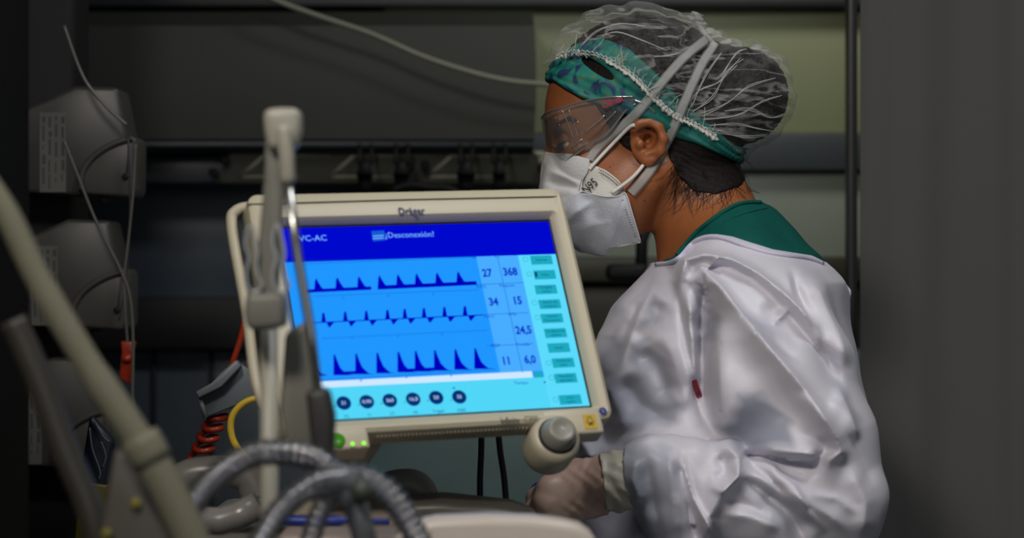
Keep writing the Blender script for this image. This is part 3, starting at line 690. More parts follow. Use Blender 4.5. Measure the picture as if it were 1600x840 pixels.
# bracket holding the monitor from behind
MB().tube([(-.02, .044, -.02), (-.06, .09, -.08), (-.13, .09, -.16)], .016, 16).build('mounting_arm', M_cream2, mon, world=False)
for i, (px, py) in enumerate((((752, 752, 750, 752), (640, 700, 760, 860)), ((776, 781, 789, 793), (640, 700, 760, 860)))):
    o = MB().tube(smooth_path([P(a, b, 2.28) for a, b in zip(px, py)]+[P(px[-1]+10, 1300, 2.3)], 8), .0032, 10).build('monitor_cable', M_black)
    tag(o, ('black cable hanging straight down below the monitor', 'black cable bending to the right below the monitor')[i], 'cable', 'cables hanging behind the monitor')

# ------------------------------------------------------------------ bedside and foreground equipment
# ventilator body under the screen
t = empty('ventilator_cart', (-0.16, 2.25, 0), 'grey ventilator cart under the blue screen monitor', 'ventilator')
Yv = 2.25
prof = [(270, 765), (300, 744), (345, 737), (400, 742), (440, 752), (600, 752), (650, 756), (668, 790), (672, 900), (672, 2200), (270, 2200)]
lo = P(290, 2200, Yv); hi = P(668, 815, Yv)
MB().box((lo[0], Yv-.12, 0.14), (hi[0], Yv+.25, hi[2]), .02, 4).build('cart_body', M_grey, t)
MB().tube(smooth_path([P(262, 800, 2.1), P(285, 750, 2.1), P(330, 738, 2.1), P(385, 742, 2.1), P(402, 775, 2.1)], 8), .016, 16).build('handle', pm('grey_handle', (0.20, 0.185, 0.17), 0.3), t)
MB().tube([P(275, 812, 2.0), P(345, 814, 2.0), P(372, 806, 2.0), P(405, 788, 2.0)], .0125, 16).build('front_rail', pm('rail_plastic', (0.22, 0.205, 0.19), 0.25), t)
MB().tube(smooth_path([P(560, 790, 2.2), P(600, 764, 2.2), P(640, 757, 2.2), P(658, 770, 2.2), P(664, 800, 2.2)], 8), .016, 16).build('corner_bumper', pm('dark_bumper', (0.19, 0.19, 0.165), 0.5), t)
MB().box((P(440, 0, 1.9)[0], 1.86, 1.02), (P(640, 0, 1.9)[0], 2.13, 1.080), .006, 3).build('work_surface', pm('beige_top', (0.28, 0.22, 0.185), 0.4), t)
MB().prism([P(630, 812, 2.05), P(620, 788, 2.05), P(690, 784, 2.05), P(800, 796, 2.05), P(840, 812, 2.05), P(840, 860, 2.05), P(630, 860, 2.05)], (0, .1, 0), .006).build('side_tray', pm('dim_tray', (0.10, 0.09, 0.078), 0.4), t)
MB().box((lo[0]-.02, Yv-.16, .1), (hi[0]+.02, Yv+.28, .15), .01).build('base', M_grey, t)
wq = MC+MR @ Vector((-.13, .09, -.19)); MB().tube([(wq.x, wq.y+.02, .95), (wq.x, wq.y+.01, wq.z-.03), wq], .018, 16).build('support_column', M_cream2, t)
for sx in (lo[0]+.02, hi[0]-.02):
    for sy in (Yv-.12, Yv+.22):
        MB().lathe([(0, -.012), (.045, -.012), (.05, 0), (.045, .012), (0, .012)], Matrix.Translation((sx, sy, .05)) @ Matrix.Rotation(PI/2, 4, 'Y'), 20).build('wheel', M_black, t)
# blue strap lying across the cart
o = MB().tube(smooth_path([(-.197, 1.92, 1.0845), (-.175, 1.918, 1.0845), (-.143, 1.918, 1.0845), (-.105, 1.92, 1.0835)], 6), [0.0045]*12+[0.0025]*7, 10).build('blue_pen', M_bluepl)
tag(o, 'dark blue stick lying across the ventilator cart under the hoses', 'pen')
# near rounded board
t = empty('bed_end_board', P(780, 1200, 1.75)*np.array([1, 1, 0]), 'pale rounded bed end board along the bottom edge in front of the gloved hand', 'bed board')
pl = [P(a, b, 1.72) for a, b in ((600, 870), (618, 838), (640, 817), (680, 809), (760, 806), (830, 808), (880, 814), (905, 820), (922, 832), (934, 850), (940, 870), (940, 1600), (600, 1600))]
MB().prism(pl, (0, .035, 0), .008, 4).build('board', pm('warm_white_board', (0.62, 0.54, 0.47), 0.35), t)
for px in (650, 890):
    a = P(px, 1600, 1.74); MB().tube([(a[0], 1.74, a[2]+.05), (a[0], 1.74, 0.0)], .018, 14).build('leg', M_steel, t)

# blue clip by the glove
t = empty('blue_clip', P(838, 800, 2.36), 'bright blue plastic piece behind the gloved fingers', 'clip')
MB().prism([P(826, 770, 2.4), P(832, 758, 2.4), P(846, 752, 2.4), P(870, 756, 2.4), P(870, 850, 2.4), P(824, 850, 2.4)], (0, .02, 0), .004).build('clip_body', M_bluepl, t)
MB().tube([P(848, 845, 2.41), P(850, 1000, 2.41)], .004, 8).build('tube_stub', M_bluepl, t)

# cream tubular rail, far out of focus
t = empty('bed_rail', (P(300, 860, 1.42)[0], 1.42, 0), 'cream tubular bed rail slanting across the lower left foreground', 'bed rail')
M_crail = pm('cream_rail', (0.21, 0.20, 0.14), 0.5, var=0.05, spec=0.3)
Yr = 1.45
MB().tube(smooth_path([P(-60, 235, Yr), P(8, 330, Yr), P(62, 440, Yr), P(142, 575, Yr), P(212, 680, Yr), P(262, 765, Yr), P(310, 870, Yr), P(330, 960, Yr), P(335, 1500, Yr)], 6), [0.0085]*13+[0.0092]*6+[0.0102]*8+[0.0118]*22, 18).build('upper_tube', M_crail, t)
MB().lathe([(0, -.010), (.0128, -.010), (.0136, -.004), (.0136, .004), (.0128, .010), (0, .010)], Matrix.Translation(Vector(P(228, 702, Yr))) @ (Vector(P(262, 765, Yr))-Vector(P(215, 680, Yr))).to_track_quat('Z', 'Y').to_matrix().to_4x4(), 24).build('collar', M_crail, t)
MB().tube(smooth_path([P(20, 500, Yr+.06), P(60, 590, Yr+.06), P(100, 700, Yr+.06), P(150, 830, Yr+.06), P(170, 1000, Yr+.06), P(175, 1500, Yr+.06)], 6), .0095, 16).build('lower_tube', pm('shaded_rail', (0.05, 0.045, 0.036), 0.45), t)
MB().prism([P(a, b, Yr+.02) for a, b in ((178, 700), (196, 712), (250, 790), (280, 850), (280, 1100), (150, 1100), (152, 850), (166, 770))], (0, .022, 0), .004).build('side_panel', pm('panel_grey', (0.11, 0.10, 0.085), 0.5), t)
for px, py in ((212, 786), (167, 833), (215, 870)):
    MB().lathe([(0, 0), (.0036, 0), (.0032, .002), (0, .003)], Matrix.Translation(Vector(P(px, py, Yr+.018))) @ Matrix.Rotation(PI/2, 4, 'X'), 16).build('button', pm('yellow_button', (0.22, 0.18, 0.02), 0.5), t)
a = P(335, 1500, Yr); MB().tube([tuple(a), (a[0], Yr, 0)], .0125, 14).build('leg', M_crail, t)
a = P(175, 1500, Yr+.06); MB().tube([tuple(a), (a[0], Yr+.06, 0)], .010, 14).build('leg', M_crail, t)

# the hose holder standing in front of the screen
Yp = 1.62
t = empty('hose_support_arm', (P(420, 800, Yp)[0], Yp, 0), 'blurred cream hose support arm standing in front of the monitor', 'support arm')
M_arm = pm('arm_plastic', (0.38, 0.365, 0.30), 0.4); M_arm_d = pm('arm_grey', (0.20, 0.195, 0.165), 0.45)
a = P(420, 500, Yp+.03); MB().tube([P(420, 505, Yp+.03), P(421, 860, Yp+.03), (a[0], Yp+.03, 0.0)], .0068, 14).build('lower_post', M_arm, t)
MB().prism([P(x, y, Yp) for x, y in ((414, 200), (440, 200), (443, 300), (437, 400), (432, 515), (392, 515), (400, 400), (412, 280))], (0, .014, 0), .004, 3).build('upper_link', M_arm_d, t)
MB().prism([P(x, y, Yp-.012) for x, y in ((409, 170), (436, 167), (469, 168), (470, 200), (462, 236), (446, 232), (418, 236), (412, 205))], (0, .024, 0), .006, 4).build('pivot_head', M_arm, t)
MB().prism([P(x, y, Yp-.020) for x, y in ((431, 195), (452, 195), (458, 240), (460, 286), (438, 288), (434, 240))], (0, .014, 0), .004, 3).build('link_arm', M_arm, t)
MB().tube([P(449, 282, Yp-.013), P(465, 400, Yp-.013), P(486, 520, Yp-.013), P(500, 640, Yp-.013)], .0036, 14).build('chrome_rod', M_steel, t)
MB().prism([P(x, y, Yp-.022) for x, y in ((476, 610), (512, 606), (522, 650), (519, 735), (500, 745), (486, 700))], (0, .026, 0), .005, 3).build('rod_clamp', pm('clamp_black', (0.035, 0.034, 0.032), 0.5), t)
MB().prism([P(x, y, Yp+.035) for x, y in ((445, 520), (478, 500), (500, 610), (500, 700), (448, 706), (436, 640))], (0, .02, 0), .005, 3).build('bracket_plate', M_arm_d, t)
cl = MB()
for dx in (0, 42):
    cl.tube(smooth_path([P(x+dx, y, Yp-.004) for x, y in ((392, 352), (386, 362), (384, 384), (390, 402), (384, 428), (388, 450), (401, 456), (409, 446), (403, 430), (400, 412), (402, 396), (398, 372))], 5, True)+[P(392+dx, 352, Yp-.004)], .0015, 8)
cl.build('hose_clip', M_clip, t)
MB().prism([P(x, y, Yp-.010) for x, y in ((384, 455), (398, 458), (436, 456), (446, 470), (444, 512), (386, 516), (380, 490))], (0, .03, 0), .005, 3).build('clip_block', M_arm_d, t)
MB().box((a[0]-.03, Yp-.01, 0), (a[0]+.05, Yp+.075, .03), .01).build('foot_plate', M_arm_d, t)

def hose(pts, r, label, pitch=0.0062):
    path = smooth_path(pts, 14); L = [0.0]
    for i in range(1, len(path)): L.append(L[-1]+float(np.linalg.norm(path[i]-path[i-1])))
    n = int(L[-1]/pitch*6); fp = []; A = np.array(path)
    for i in range(n+1):
        s = L[-1]*i/n; fp.append([np.interp(s, L, A[:, k]) for k in range(3)])
    rs = [r*(1+0.13*math.sin(2*PI*L[-1]*i/n/pitch)) for i in range(n+1)]
    o = MB().tube(fp, rs, 20, cap=False).build('breathing_hose', M_hose)
    md = o.modifiers.new('s', 'SOLIDIFY'); md.thickness = 0.0008
    return tag(o, label, 'hose', 'corrugated breathing hoses')
hose([P(x, y, Y) for x, y, Y in ((225, 900, 1.50), (275, 828, 1.52), (320, 762, 1.54), (375, 718, 1.56), (430, 706, 1.57), (490, 716, 1.585), (522, 742, 1.59))], .0088, 'clear corrugated breathing hose arching at the left below the screen')
hose([P(x, y, Y) for x, y, Y in ((380, 900, 1.50), (410, 838, 1.51), (445, 790, 1.52), (490, 757, 1.53), (530, 752, 1.56))], .0082, 'clear corrugated breathing hose curling under the left arch')
hose([P(x, y, Y) for x, y, Y in ((520, 748, 1.60), (560, 746, 1.60), (600, 765, 1.60), (632, 805, 1.60), (665, 870, 1.60), (690, 960, 1.6))], .0092, 'clear corrugated breathing hose running down to the right of the connector')
t = empty('hose_connector', P(545, 780, 1.58), 'grey branching hose connector where the breathing hoses meet', 'connector')
M_conn = pm('connector_plastic', (0.16, 0.17, 0.18), 0.35, alpha=0.85)
MB().tube([P(505, 738, 1.585), P(535, 752, 1.585), P(560, 765, 1.585)], [.011, .012, .011], 20).build('junction', M_conn, t)
MB().tube([P(545, 760, 1.575), P(562, 810, 1.575), P(580, 880, 1.575)], [.0098, .0088, .0082], 20).build('outlet', M_conn, t)
MB().tube([P(556, 775, 1.56), P(575, 757, 1.56)], .008, 16).build('port', pm('olive_port', (0.06, 0.07, 0.055), 0.5), t)
hose([P(x, y, 1.60) for x, y in ((545, 750), (520, 775), (500, 800), (480, 860))], .0075, 'clear corrugated breathing hose dropping from the middle of the connector')

# coiled red cord, bracket and yellow tube in mid distance
Yc = 2.55
path = smooth_path([P(*a, Yc) for a in ((352, 620), (338, 655), (322, 690), (306, 725), (292, 760))], 30); cv = []
n = len(path)
for i, p in enumerate(path):
    a = 2*PI*i/n*8.5; cv.append(p+np.array([math.cos(a)*.0115, math.sin(a)*.010, math.sin(a+0.6)*.004]))
cv = [P(383, 500, Yc), P(374, 535, Yc), P(364, 565, Yc), P(356, 600, Yc)]+cv+[P(286, 800, Yc), P(280, 900, Yc)]
o = MB().tube(smooth_path(cv, 3), .0036, 10).build('coiled_cord', M_red); tag(o, 'orange red coiled cord hanging behind the monitor at the left', 'cord')
t = empty('cord_bracket', P(350, 640, Yc-.03), 'pale grey plastic bracket above the red coiled cord', 'bracket')
Mb = pm('bracket_grey', (0.15, 0.17, 0.19), 0.45)
MB().prism([P(a, b, Yc-.02) for a, b in ((305, 612), (332, 598), (342, 584), (368, 562), (390, 578), (400, 602), (398, 622), (352, 640), (322, 652))], (0, .008, 0), .002).build('back_plate', Mb, t)
MB().prism([P(a, b, Yc-.04) for a, b in ((330, 598), (368, 562), (376, 572), (346, 604), (310, 622), (305, 612))], (0, .02, 0), .002).build('front_lip', pm('bracket_light', (0.21, 0.23, 0.25), 0.4), t)
MB().tube([P(312, 622, Yc-.03), P(322, 652, Yc-.03)], .003, 8).build('hook', Mb, t)
o = MB().tube(smooth_path([P(a, b, 2.3) for a, b in ((440, 618), (405, 621), (380, 630), (363, 650), (361, 675), (370, 698), (392, 722), (430, 745))], 8), .0036, 12).build('yellow_tube', M_ytube); tag(o, 'yellow tube looping out behind the support arm at the left', 'tube')

# ------------------------------------------------------------------ the nurse
YM = 2.5
person = empty('person', (0.25, YM, 0), 'nurse in a white gown, face mask, goggles and bouffant cap standing beside the monitor', 'person')
H = lambda px, py, dy=0.0: P(px, py, YM-dy)
def curve_z(pts, Y=YM):
    a = sorted([(P(px, py, Y)[0], P(px, py, Y)[2]) for px, py in pts]); xs = [q[0] for q in a]; zs = [q[1] for q in a]
    return lambda x: np.interp(x, xs, zs)

def skull(x, y, z):
    Y = YM-np.abs(y-YM)
    d = ell(x, Y, z, H(995, 160), (.094, .075, .088))
    d = smin(d, ell(x, Y, z, H(905, 168), (.034, .056, .052)), .02)
    d = smin(d, ell(x, Y, z, H(922, 250), (.042, .052, .088), tilt=-.16), .02)
    d = smin(d, ell(x, Y, z, H(965, 290, .012), (.058, .048, .060)), .02)
    d = smin(d, cone(x, Y, z, H(1012, 285, .050), H(950, 352, .018), .016, .015), .025)
    d = smin(d, ell(x, Y, z, H(938, 355), (.016, .018, .014)), .02)
    d = smin(d, ell(x, Y, z, H(916, 262, .040), (.018, .016, .018)), .02)
    d = smin(d, cone(x, Y, z, H(870, 196), H(864, 254), .006, .008), .010)
    d = smin(d, ell(x, Y, z, H(870, 260, .011), (.008, .006, .007)), .008)
    d = smin(d, cone(x, Y, z, H(868, 188, .008), H(878, 190, .040), .006, .006), .010)
    d = smax(d, -ell(x, Y, z, H(876, 221, .032), (.013, .017, .011)), .008)
    lid = smax(ell(x, Y, z, H(891, 221, .031), (.0130, .0130, .0130)), (P(0, 226, YM)[2]-z)+(x-P(880, 0, YM)[0])*0.25, .001)
    d = smin(d, lid, .003)
    d = smin(d, ell(x, Y, z, H(902, 236, .034), (.014, .016, .006)), .008)
    d = smin(d, ell(x, Y, z, H(902, 300), (.010, .022, .010)), .01)
    n = cone(x, Y, z, H(1078, 235), H(1108, 430), .048, .056)
    d = smin(d, n, .018)
    d = smin(d, cone(x, Y, z, H(1120, 345), H(1165, 420, .10), .045, .045), .03)
    d = smin(d, cone(x, Y, z, H(1040, 262, .045), H(1060, 400, .012), .012, .010), .012)   # neck muscle
    return d
eY = hit(1012, 222, skull)[0][1]; eD = YM-eY
def ear(x, y, z):
    Y = YM-np.abs(y-YM); e = lambda px, py, k: H(px, py, eD+k)
    d = ell(x, Y, z, e(1011, 221, .003), (.0185, .0055, .0250))
    d = smin(d, chain(x, Y, z, [e(993, 212, .003), e(990, 200, .008), e(1000, 192, .011), e(1015, 190, .012), e(1029, 199, .012), e(1036, 217, .012), e(1032, 236, .010), e(1022, 249, .008)], [.0026, .0034, .0037, .0036, .0036, .0036, .0032, .0030]), .003)
    d = smin(d, ell(x, Y, z, e(1012, 249, .006), (.0085, .0048, .0085)), .004)
    d = smin(d, chain(x, Y, z, [e(1028, 212, .009), e(1027, 224, .009), e(1021, 235, .008), e(1010, 241, .008)], [.0014, .0018, .0024, .0024]), .003)
    d = smax(d, -ell(x, Y, z, e(1013, 217, .012), (.0098, .0200, .0125)), .003)
    return smin(d, ell(x, Y, z, e(1000, 225, .007), (.0045, .0042, .0055)), .003)
def face(x, y, z):
    return smin(smax(skull(x, y, z), -ell(x, YM-np.abs(y-YM), z, H(1012, 218, eD+.002), (.005, .010, .006)), .003), ear(x, y, z), .004)

# --- hand and arm
WR = P(962, 752, 2.265)
def hpt(px, py, y): return P(px, py, y)
KN = [hpt(876, 745, 2.285), hpt(860, 762, 2.276), hpt(853, 784, 2.273), hpt(857, 806, 2.276)]
def hand(x, y, z):
    d = cone(x, y, z, P(1010, 750, 2.27), WR, .030, .0235)
    d = smin(d, cone(x, y, z, WR, P(925, 756, 2.28), .0235, .022), .01)
    W0 = [P(940, 738, 2.287), P(938, 752, 2.283), P(938, 766, 2.282), P(940, 780, 2.285)]
    for i in range(4): d = smin(d, cone(x, y, z, W0[i], KN[i], .0155, .0115), .010)
    r = [.0095, .0098, .0094, .0082]; L = [.040, .044, .040, .032]
    fd = None
    for i in range(4):
        k = KN[i]; a = k+np.array([-.010, .016, -.010])*L[i]/.04*1.15; b = a+np.array([.004, .024, -.012])*L[i]/.04; c = b+np.array([.017, .010, -.002])*L[i]/.04
        e = chain(x, y, z, [k, a, b, c], [r[i]+.001, r[i], r[i]*.92, r[i]*.82], .006)
        fd = e if fd is None else smin(fd, e, .0025)
    d = smin(d, fd, .006)
    th = chain(x, y, z, [P(935, 742, 2.30), P(900, 738, 2.325), P(884, 752, 2.338), P(872, 768, 2.342)], [.014, .0125, .0105, .0088], .006)
    return smin(d, th, .008)
SH = P(1165, 462, 2.37); EL = P(1300, 788, 2.30)
def arm_core(x, y, z, g=0.0):
    return smin(cone(x, y, z, SH, EL, .034+g, .030+g), cone(x, y, z, EL, WR, .030+g, .024+g), .01)

# --- torso profile (front x, back x, half width) by height, read at the body's middle plane
TB = [(300, 1160, 1185, .03), (312, 1148, 1198, .045), (330, 1122, 1222, .065), (360, 1080, 1248, .095), (380, 1056, 1262, .125), (400, 1030, 1284, .150), (420, 1010, 1305, .166), (440, 992, 1318, .174), (480, 958, 1324, .180), (520, 934, 1328, .182),
      (560, 922, 1334, .182), (600, 912, 1342, .182), (640, 903, 1350, .184), (680, 893, 1354, .186), (720, 876, 1348, .188), (800, 870, 1338, .190), (1000, 862, 1335, .195), (1500, 850, 1340, .20), (1900, 840, 1350, .20)]
tz = np.array([P(0, q[0], YM)[2] for q in TB])[::-1]; tf = np.array([P(q[1], 0, YM)[0] for q in TB])[::-1]; tb = np.array([P(q[2], 0, YM)[0] for q in TB])[::-1]; tw = np.array([q[3] for q in TB])[::-1]
def torso(x, y, z, off=0.0):
    f = np.interp(z, tz, tf)+off; b = np.interp(z, tz, tb)-off; w = np.interp(z, tz, tw)-off
    c = (f+b)/2; rx = np.maximum((b-f)/2, .004); w = np.maximum(w, .004)
    u = np.abs((x-c)/rx); v = np.abs((y-YM)/w); q = (u**2.3+v**2.3)**(1/2.3)
    d = (q-1)*np.minimum(rx, w)*0.9
    return np.maximum(d, np.maximum((z-(tz[-1]+.01)), (tz[0]-z)))

def build_body():
    V1, Q1 = surfnet(face, H(835, 0)+np.array([0, -.12, .0]), np.array([.36, YM+.12, 1.66]), .0016) if False else surfnet(lambda x, y, z: np.maximum(face(x, y, z), P(0, 425, YM)[2]-z), (H(838, 0)[0], YM-.13, P(0, 435, YM)[2]), (.36, YM+.13, 1.585), .0016)
    V2, Q2 = surfnet(lambda x, y, z: hand(x, y, z)+.0008, (P(800, 0, 2.28)[0], 2.22, P(0, 860, 2.28)[2]), (P(1005, 0, 2.27)[0], 2.37, P(0, 690, 2.28)[2]), .0022)
    def low(x, y, z):
        d = np.maximum(torso(x, y, z, .036), .82-z)
        d = smin(d, arm_core(x, y, z), .02)
        ym = 2*YM-y
        d = smin(d, smin(cone(x, ym, z, SH, P(1270, 760, 2.33), .046, .038), cone(x, ym, z, P(1270, 760, 2.33), P(1010, 980, 2.33), .036, .026), .01), .02)
        for s in (-1, 1):
            d = smin(d, chain(x, y, z, [(.24, YM+s*.085, .88), (.235, YM+s*.09, .48), (.26, YM+s*.09, .09)], [.085, .055, .036]), .02)
            d = smin(d, cone(x, y, z, (.27, YM+s*.09, .05), (.16, YM+s*.10, .035), .036, .028), .02)
        return d
    V3, Q3 = surfnet(low, (.02, 2.2, 0.0), (.46, 2.8, 1.33), .009)
    V = np.concatenate([V1, V2, V3]); Q = np.concatenate([Q1, Q2+len(V1), Q3+len(V1)+len(V2)])
    return np_obj('body', V, Q, M_skin, person)
body = build_body()

M_mole = pm('mole', (0.06, 0.02, 0.012), 0.6)
# eyes, brows, lashes, moles
for s in (1, -1):
    c = H(891, 221, .031); c[1] = YM-s*.031
    MB().lathe([(0.0117*math.sin(a), -0.0117*math.cos(a)) for a in np.linspace(0.001, PI-.001, 14)], Matrix.Translation(Vector(c)), 20).build('eyeball', M_eye, body)
    MB().lathe([(0, 0), (.0055, 0), (.0048, .0012), (0, .0017)], Matrix.Translation(Vector(c)+Vector((-.0095, 0, -.0048))) @ Vector((-1, -0.1*s, -.5)).to_track_quat('Z', 'Y').to_matrix().to_4x4(), 18).build('iris', M_iris, body)
    br = MB(); random.seed(5)
    for k in range(70):
        t = random.random(); p, n = hit(869+26*t, 196-9*math.sin(t*2.4)+random.uniform(-3, 3), skull, .0004) ; q, n2 = hit(869+26*t+6, 196-9*math.sin(t*2.4)+random.uniform(-6, 1), skull, .0008)
        if s < 0: p[1] = 2*YM-p[1]; q[1] = 2*YM-q[1]
        br.tube([p, q], .00035, 4)
    br.build('eyebrow', M_hair, body)
    la = MB(); 
    for k in range(16):
        a = -1.0+2.0*k/15; p = c+np.array([-.0122*math.cos(a), -s*.0122*math.sin(a), -.0045]); q = c+np.array([-.0185*math.cos(a), -s*.0175*math.sin(a), -.0085])
        la.tube([p, q], [.0005, .0002], 4)
    la.tube(smooth_path([c+np.array([-.0131*math.cos(a), -s*.0131*math.sin(a), -.0042+.003*abs(a)]) for a in np.linspace(-1.1, 1.1, 7)], 3), .0009, 6)
    la.build('eyelashes', M_hair, body)
for px, py, r in ((953, 260, .0008), (1007, 313, .0013), (959, 257, .0005)):
    p, n = hit(px, py, skull, 0.0); MB().lathe([(r*math.sin(a), -r*.5*math.cos(a)) for a in np.linspace(0.001, PI-.001, 6)], Matrix.Translation(Vector(p)), 8).build('mole', M_mole, body)

# --- hair
hl = curve_z([(840, 70), (880, 96), (900, 128), (925, 160), (945, 190), (958, 214), (975, 232), (990, 240), (996, 205), (1036, 205), (1046, 250), (1062, 278), (1085, 300), (1120, 304), (1160, 290), (1200, 240)], YM-.05)
def hair_vol(x, y, z):
    Y = YM-np.abs(y-YM)
    d = ell(x, Y, z, H(1006, 126), (.092, .079, .073)); d = smin(d, ell(x, Y, z, H(1158, 150), (.052, .060, .054), tilt=.35), .035)
    return smin(d, ell(x, Y, z, H(1085, 215), (.046, .062, .050)), .02)
def hair_fn(x, y, z):
    d = smin(skull(x, y, z)-.0022, hair_vol(x, y, z), .01)
    d = d-.0007*np.sin(z*900+x*300+np.sin(x*130)*2)
    d = smax(d, hl(x)-z, .003)
    return np.maximum(d, -(YM-.004-y)*0-1)
def base(x, y, z): return np.minimum(skull(x, y, z), smin(skull(x, y, z)-.0022, hair_vol(x, y, z), .01))
hair = sdf_obj('hair', hair_fn, (H(850, 0)[0], YM-.12, P(0, 330, YM)[2]), (.35, YM+.12, 1.60), .0022, M_hair, person)
hs = MB(); random.seed(11)
def strand(pts, r, fn=skull, off=.001):
    out = []
    for px, py, lift in pts:
        if lift is None: p, _ = hit(px, py, fn, off)
        else: p = H(px, py, lift)
        out.append(p)
    out = smooth_path(out, 5); hs.tube(out, [r*(1-.7*i/(len(out)-1)) for i in range(len(out))], 4)
for k in range(260):
    x0 = random.uniform(1050, 1150); y0 = random.uniform(252, 296); L = random.uniform(12, 48); dx = random.uniform(-34, 12)
    strand([(x0, y0, None), (x0+dx*.3, y0+L*.4, None), (x0+dx*.8, y0+L*.8, None), (x0+dx*1.3, y0+L*.95, None)], random.uniform(.00012, .0003))
for pts in ([(1128, 232, .02), (1150, 256, .03), (1166, 282, .03), (1172, 306, .03)], [(1130, 236, .03), (1146, 262, .03), (1154, 290, .04), (1166, 303, .04)], [(1126, 240, .035), (1132, 272, .04), (1150, 296, .045), (1168, 312, .05)],
            [(1135, 225, .02), (1160, 245, .02), (1178, 262, .02)], [(1100, 262, .055), (1112, 300, .05), (1130, 322, .04), (1148, 326, .04)], [(1085, 285, .056), (1094, 318, .053), (1108, 336, .05), (1122, 338, .05)], [(1128, 240, .01), (1140, 270, .02), (1160, 292, .02), (1186, 300, .02)]):
    for j in range(3): strand([(a+random.uniform(-3, 3), b+random.uniform(-3, 3), c) for a, b, c in pts], .0005)
hs.build('nape_strands', M_hair, hair); hs = MB()
for k in range(40):
    x0 = random.uniform(948, 990); y0 = random.uniform(178, 205); strand([(x0, y0, None), (x0+5, y0+14, None), (x0+8+random.uniform(-4, 4), y0+30, None)], .0004)
hs.build('temple_strands', M_hair, hair)

# --- headband
bt = curve_z([(850, 84), (875, 82), (900, 66), (935, 58), (980, 78), (1020, 116), (1060, 158), (1100, 190), (1150, 228)], YM-.05)
bb = curve_z([(850, 118), (864, 122), (880, 136), (905, 152), (940, 166), (975, 180), (1010, 190), (1045, 212), (1085, 224), (1125, 240), (1160, 252)], YM-.06)
def band_fn(x, y, z):
    t = (z-bb(x))/np.maximum(bt(x)-bb(x), .001)
    d = base(x, y, z)-.0052-.0010*np.sin(t*17+x*35+1.2*np.sin(x*60))-.0005*np.sin(t*37+x*80)
    d = smax(d, z-bt(x), .003); d = smax(d, bb(x)-z, .003)
    g = ((x-P(933, 0, YM-.05)[0])*.80-(z-P(0, 109, YM-.05)[2])*.6)/.021; h = ((x-P(933, 0, YM-.05)[0])*.6+(z-P(0, 109, YM-.05)[2])*.80)/.0052
    d = np.where(y < YM, smax(d, (1-np.sqrt(g*g+h*h))*.0052, .002), d)
    return smax(d, -(base(x, y, z)+.002), .001)
band = sdf_obj('headband', band_fn, (H(845, 0)[0], YM-.13, P(0, 270, YM)[2]), (.33, YM+.13, 1.58), .0018, M_band, person)

YF = 2.26
def W2(pts, Yq=2.26): return [(P(a, b, Yq)[0], P(a, b, Yq)[2]) for a, b in pts]
def ridge(x, z, pts, amp, w1, w2=None, Yq=2.26):
    q = W2(pts, Yq); best = np.full(x.shape, 9.0); ww = np.zeros(x.shape); sg = np.zeros(x.shape)
    seg = [math.dist(q[i], q[i+1]) for i in range(len(q)-1)]; tot = sum(seg); acc = 0
    for i in range(len(q)-1):
        a, b = q[i], q[i+1]; dx, dz = b[0]-a[0], b[1]-a[1]; t = np.clip(((x-a[0])*dx+(z-a[1])*dz)/seg[i]**2, 0, 1)
        ex = x-a[0]-t*dx; ez = z-a[1]-t*dz; d = np.hypot(ex, ez); m = d < best; best = np.where(m, d, best)
        sg = np.where(m, np.sign(dx*ez-dz*ex), sg); ww = np.where(m, (acc+t*seg[i])/tot, ww); acc += seg[i]
    tp = np.clip(np.minimum(ww, 1-ww)*4, 0, 1); tp = tp*tp*(3-2*tp)
    w = np.where(sg > 0, w1, w2 or w1)
    return amp*tp*np.exp(-(best/w)**1.5)
# --- goggles
def sheet(name, rows, mat, parent, thick, nu=4, nv=3, k=1.0):
    """rows: list of columns; each column = list of (px,py,dy) from top to bottom; mirrored across the middle plane"""
    cols = [smooth_path([np.array(q, float) for q in c], nv) for c in rows]
    m = len(cols[0]); grid = [smooth_path([c[i] for c in cols], nu) for i in range(m)]
    v = []; f = []; n = len(grid[0])
    for s in (1, -1):
        b = len(v)
        for i in range(m):
            for j in range(n):
                q = grid[i][j]; p = H(q[0], q[1], max(q[2], 0)*k); 
                if s < 0: p[1] = 2*YM-p[1]
                v.append(p)
        for i in range(m-1):
            for j in range(n-1):
                a = b+i*n+j; t = (a, a+1, a+n+1, a+n); f.append(t if s < 0 else t[::-1])
    b = bmesh.new(); vs = [b.verts.new(Vector(p)) for p in v]
    for t in f:
        try: b.faces.new([vs[k] for k in t])
        except ValueError: pass
    bmesh.ops.remove_doubles(b, verts=b.verts[:], dist=.0003); bmesh.ops.recalc_face_normals(b, faces=b.faces[:])
    me = bpy.data.meshes.new(name); b.to_mesh(me); b.free(); o = link(name, me, mat, parent)
    if thick: md = o.modifiers.new('s', 'SOLIDIFY'); md.thickness = thick; md.offset = 0
    return o, grid
gog = [[(847, 184, 0), (848, 205, 0), (855, 228, 0), (864, 238, 0)],
       [(848, 182, .020), (851, 205, .023), (860, 232, .026), (871, 248, .028)],
       [(856, 175, .042), (862, 200, .045), (872, 232, .048), (880, 254, .048)],
       [(876, 169, .058), (882, 192, .060), (890, 225, .061), (898, 241, .060)],
       [(905, 160, .068), (910, 184, .070), (916, 210, .070), (922, 226, .066)],
       [(940, 153, .077), (946, 172, .077), (950, 190, .076), (954, 202, .074)],
       [(968, 151, .082), (972, 158, .082), (975, 166, .081), (978, 172, .080)],
       [(990, 151, .084), (991, 154, .084), (992, 158, .084), (993, 162, .083)]]
goggles, gg = sheet('goggles', gog, M_goggle, person, .0012)
rim = MB()
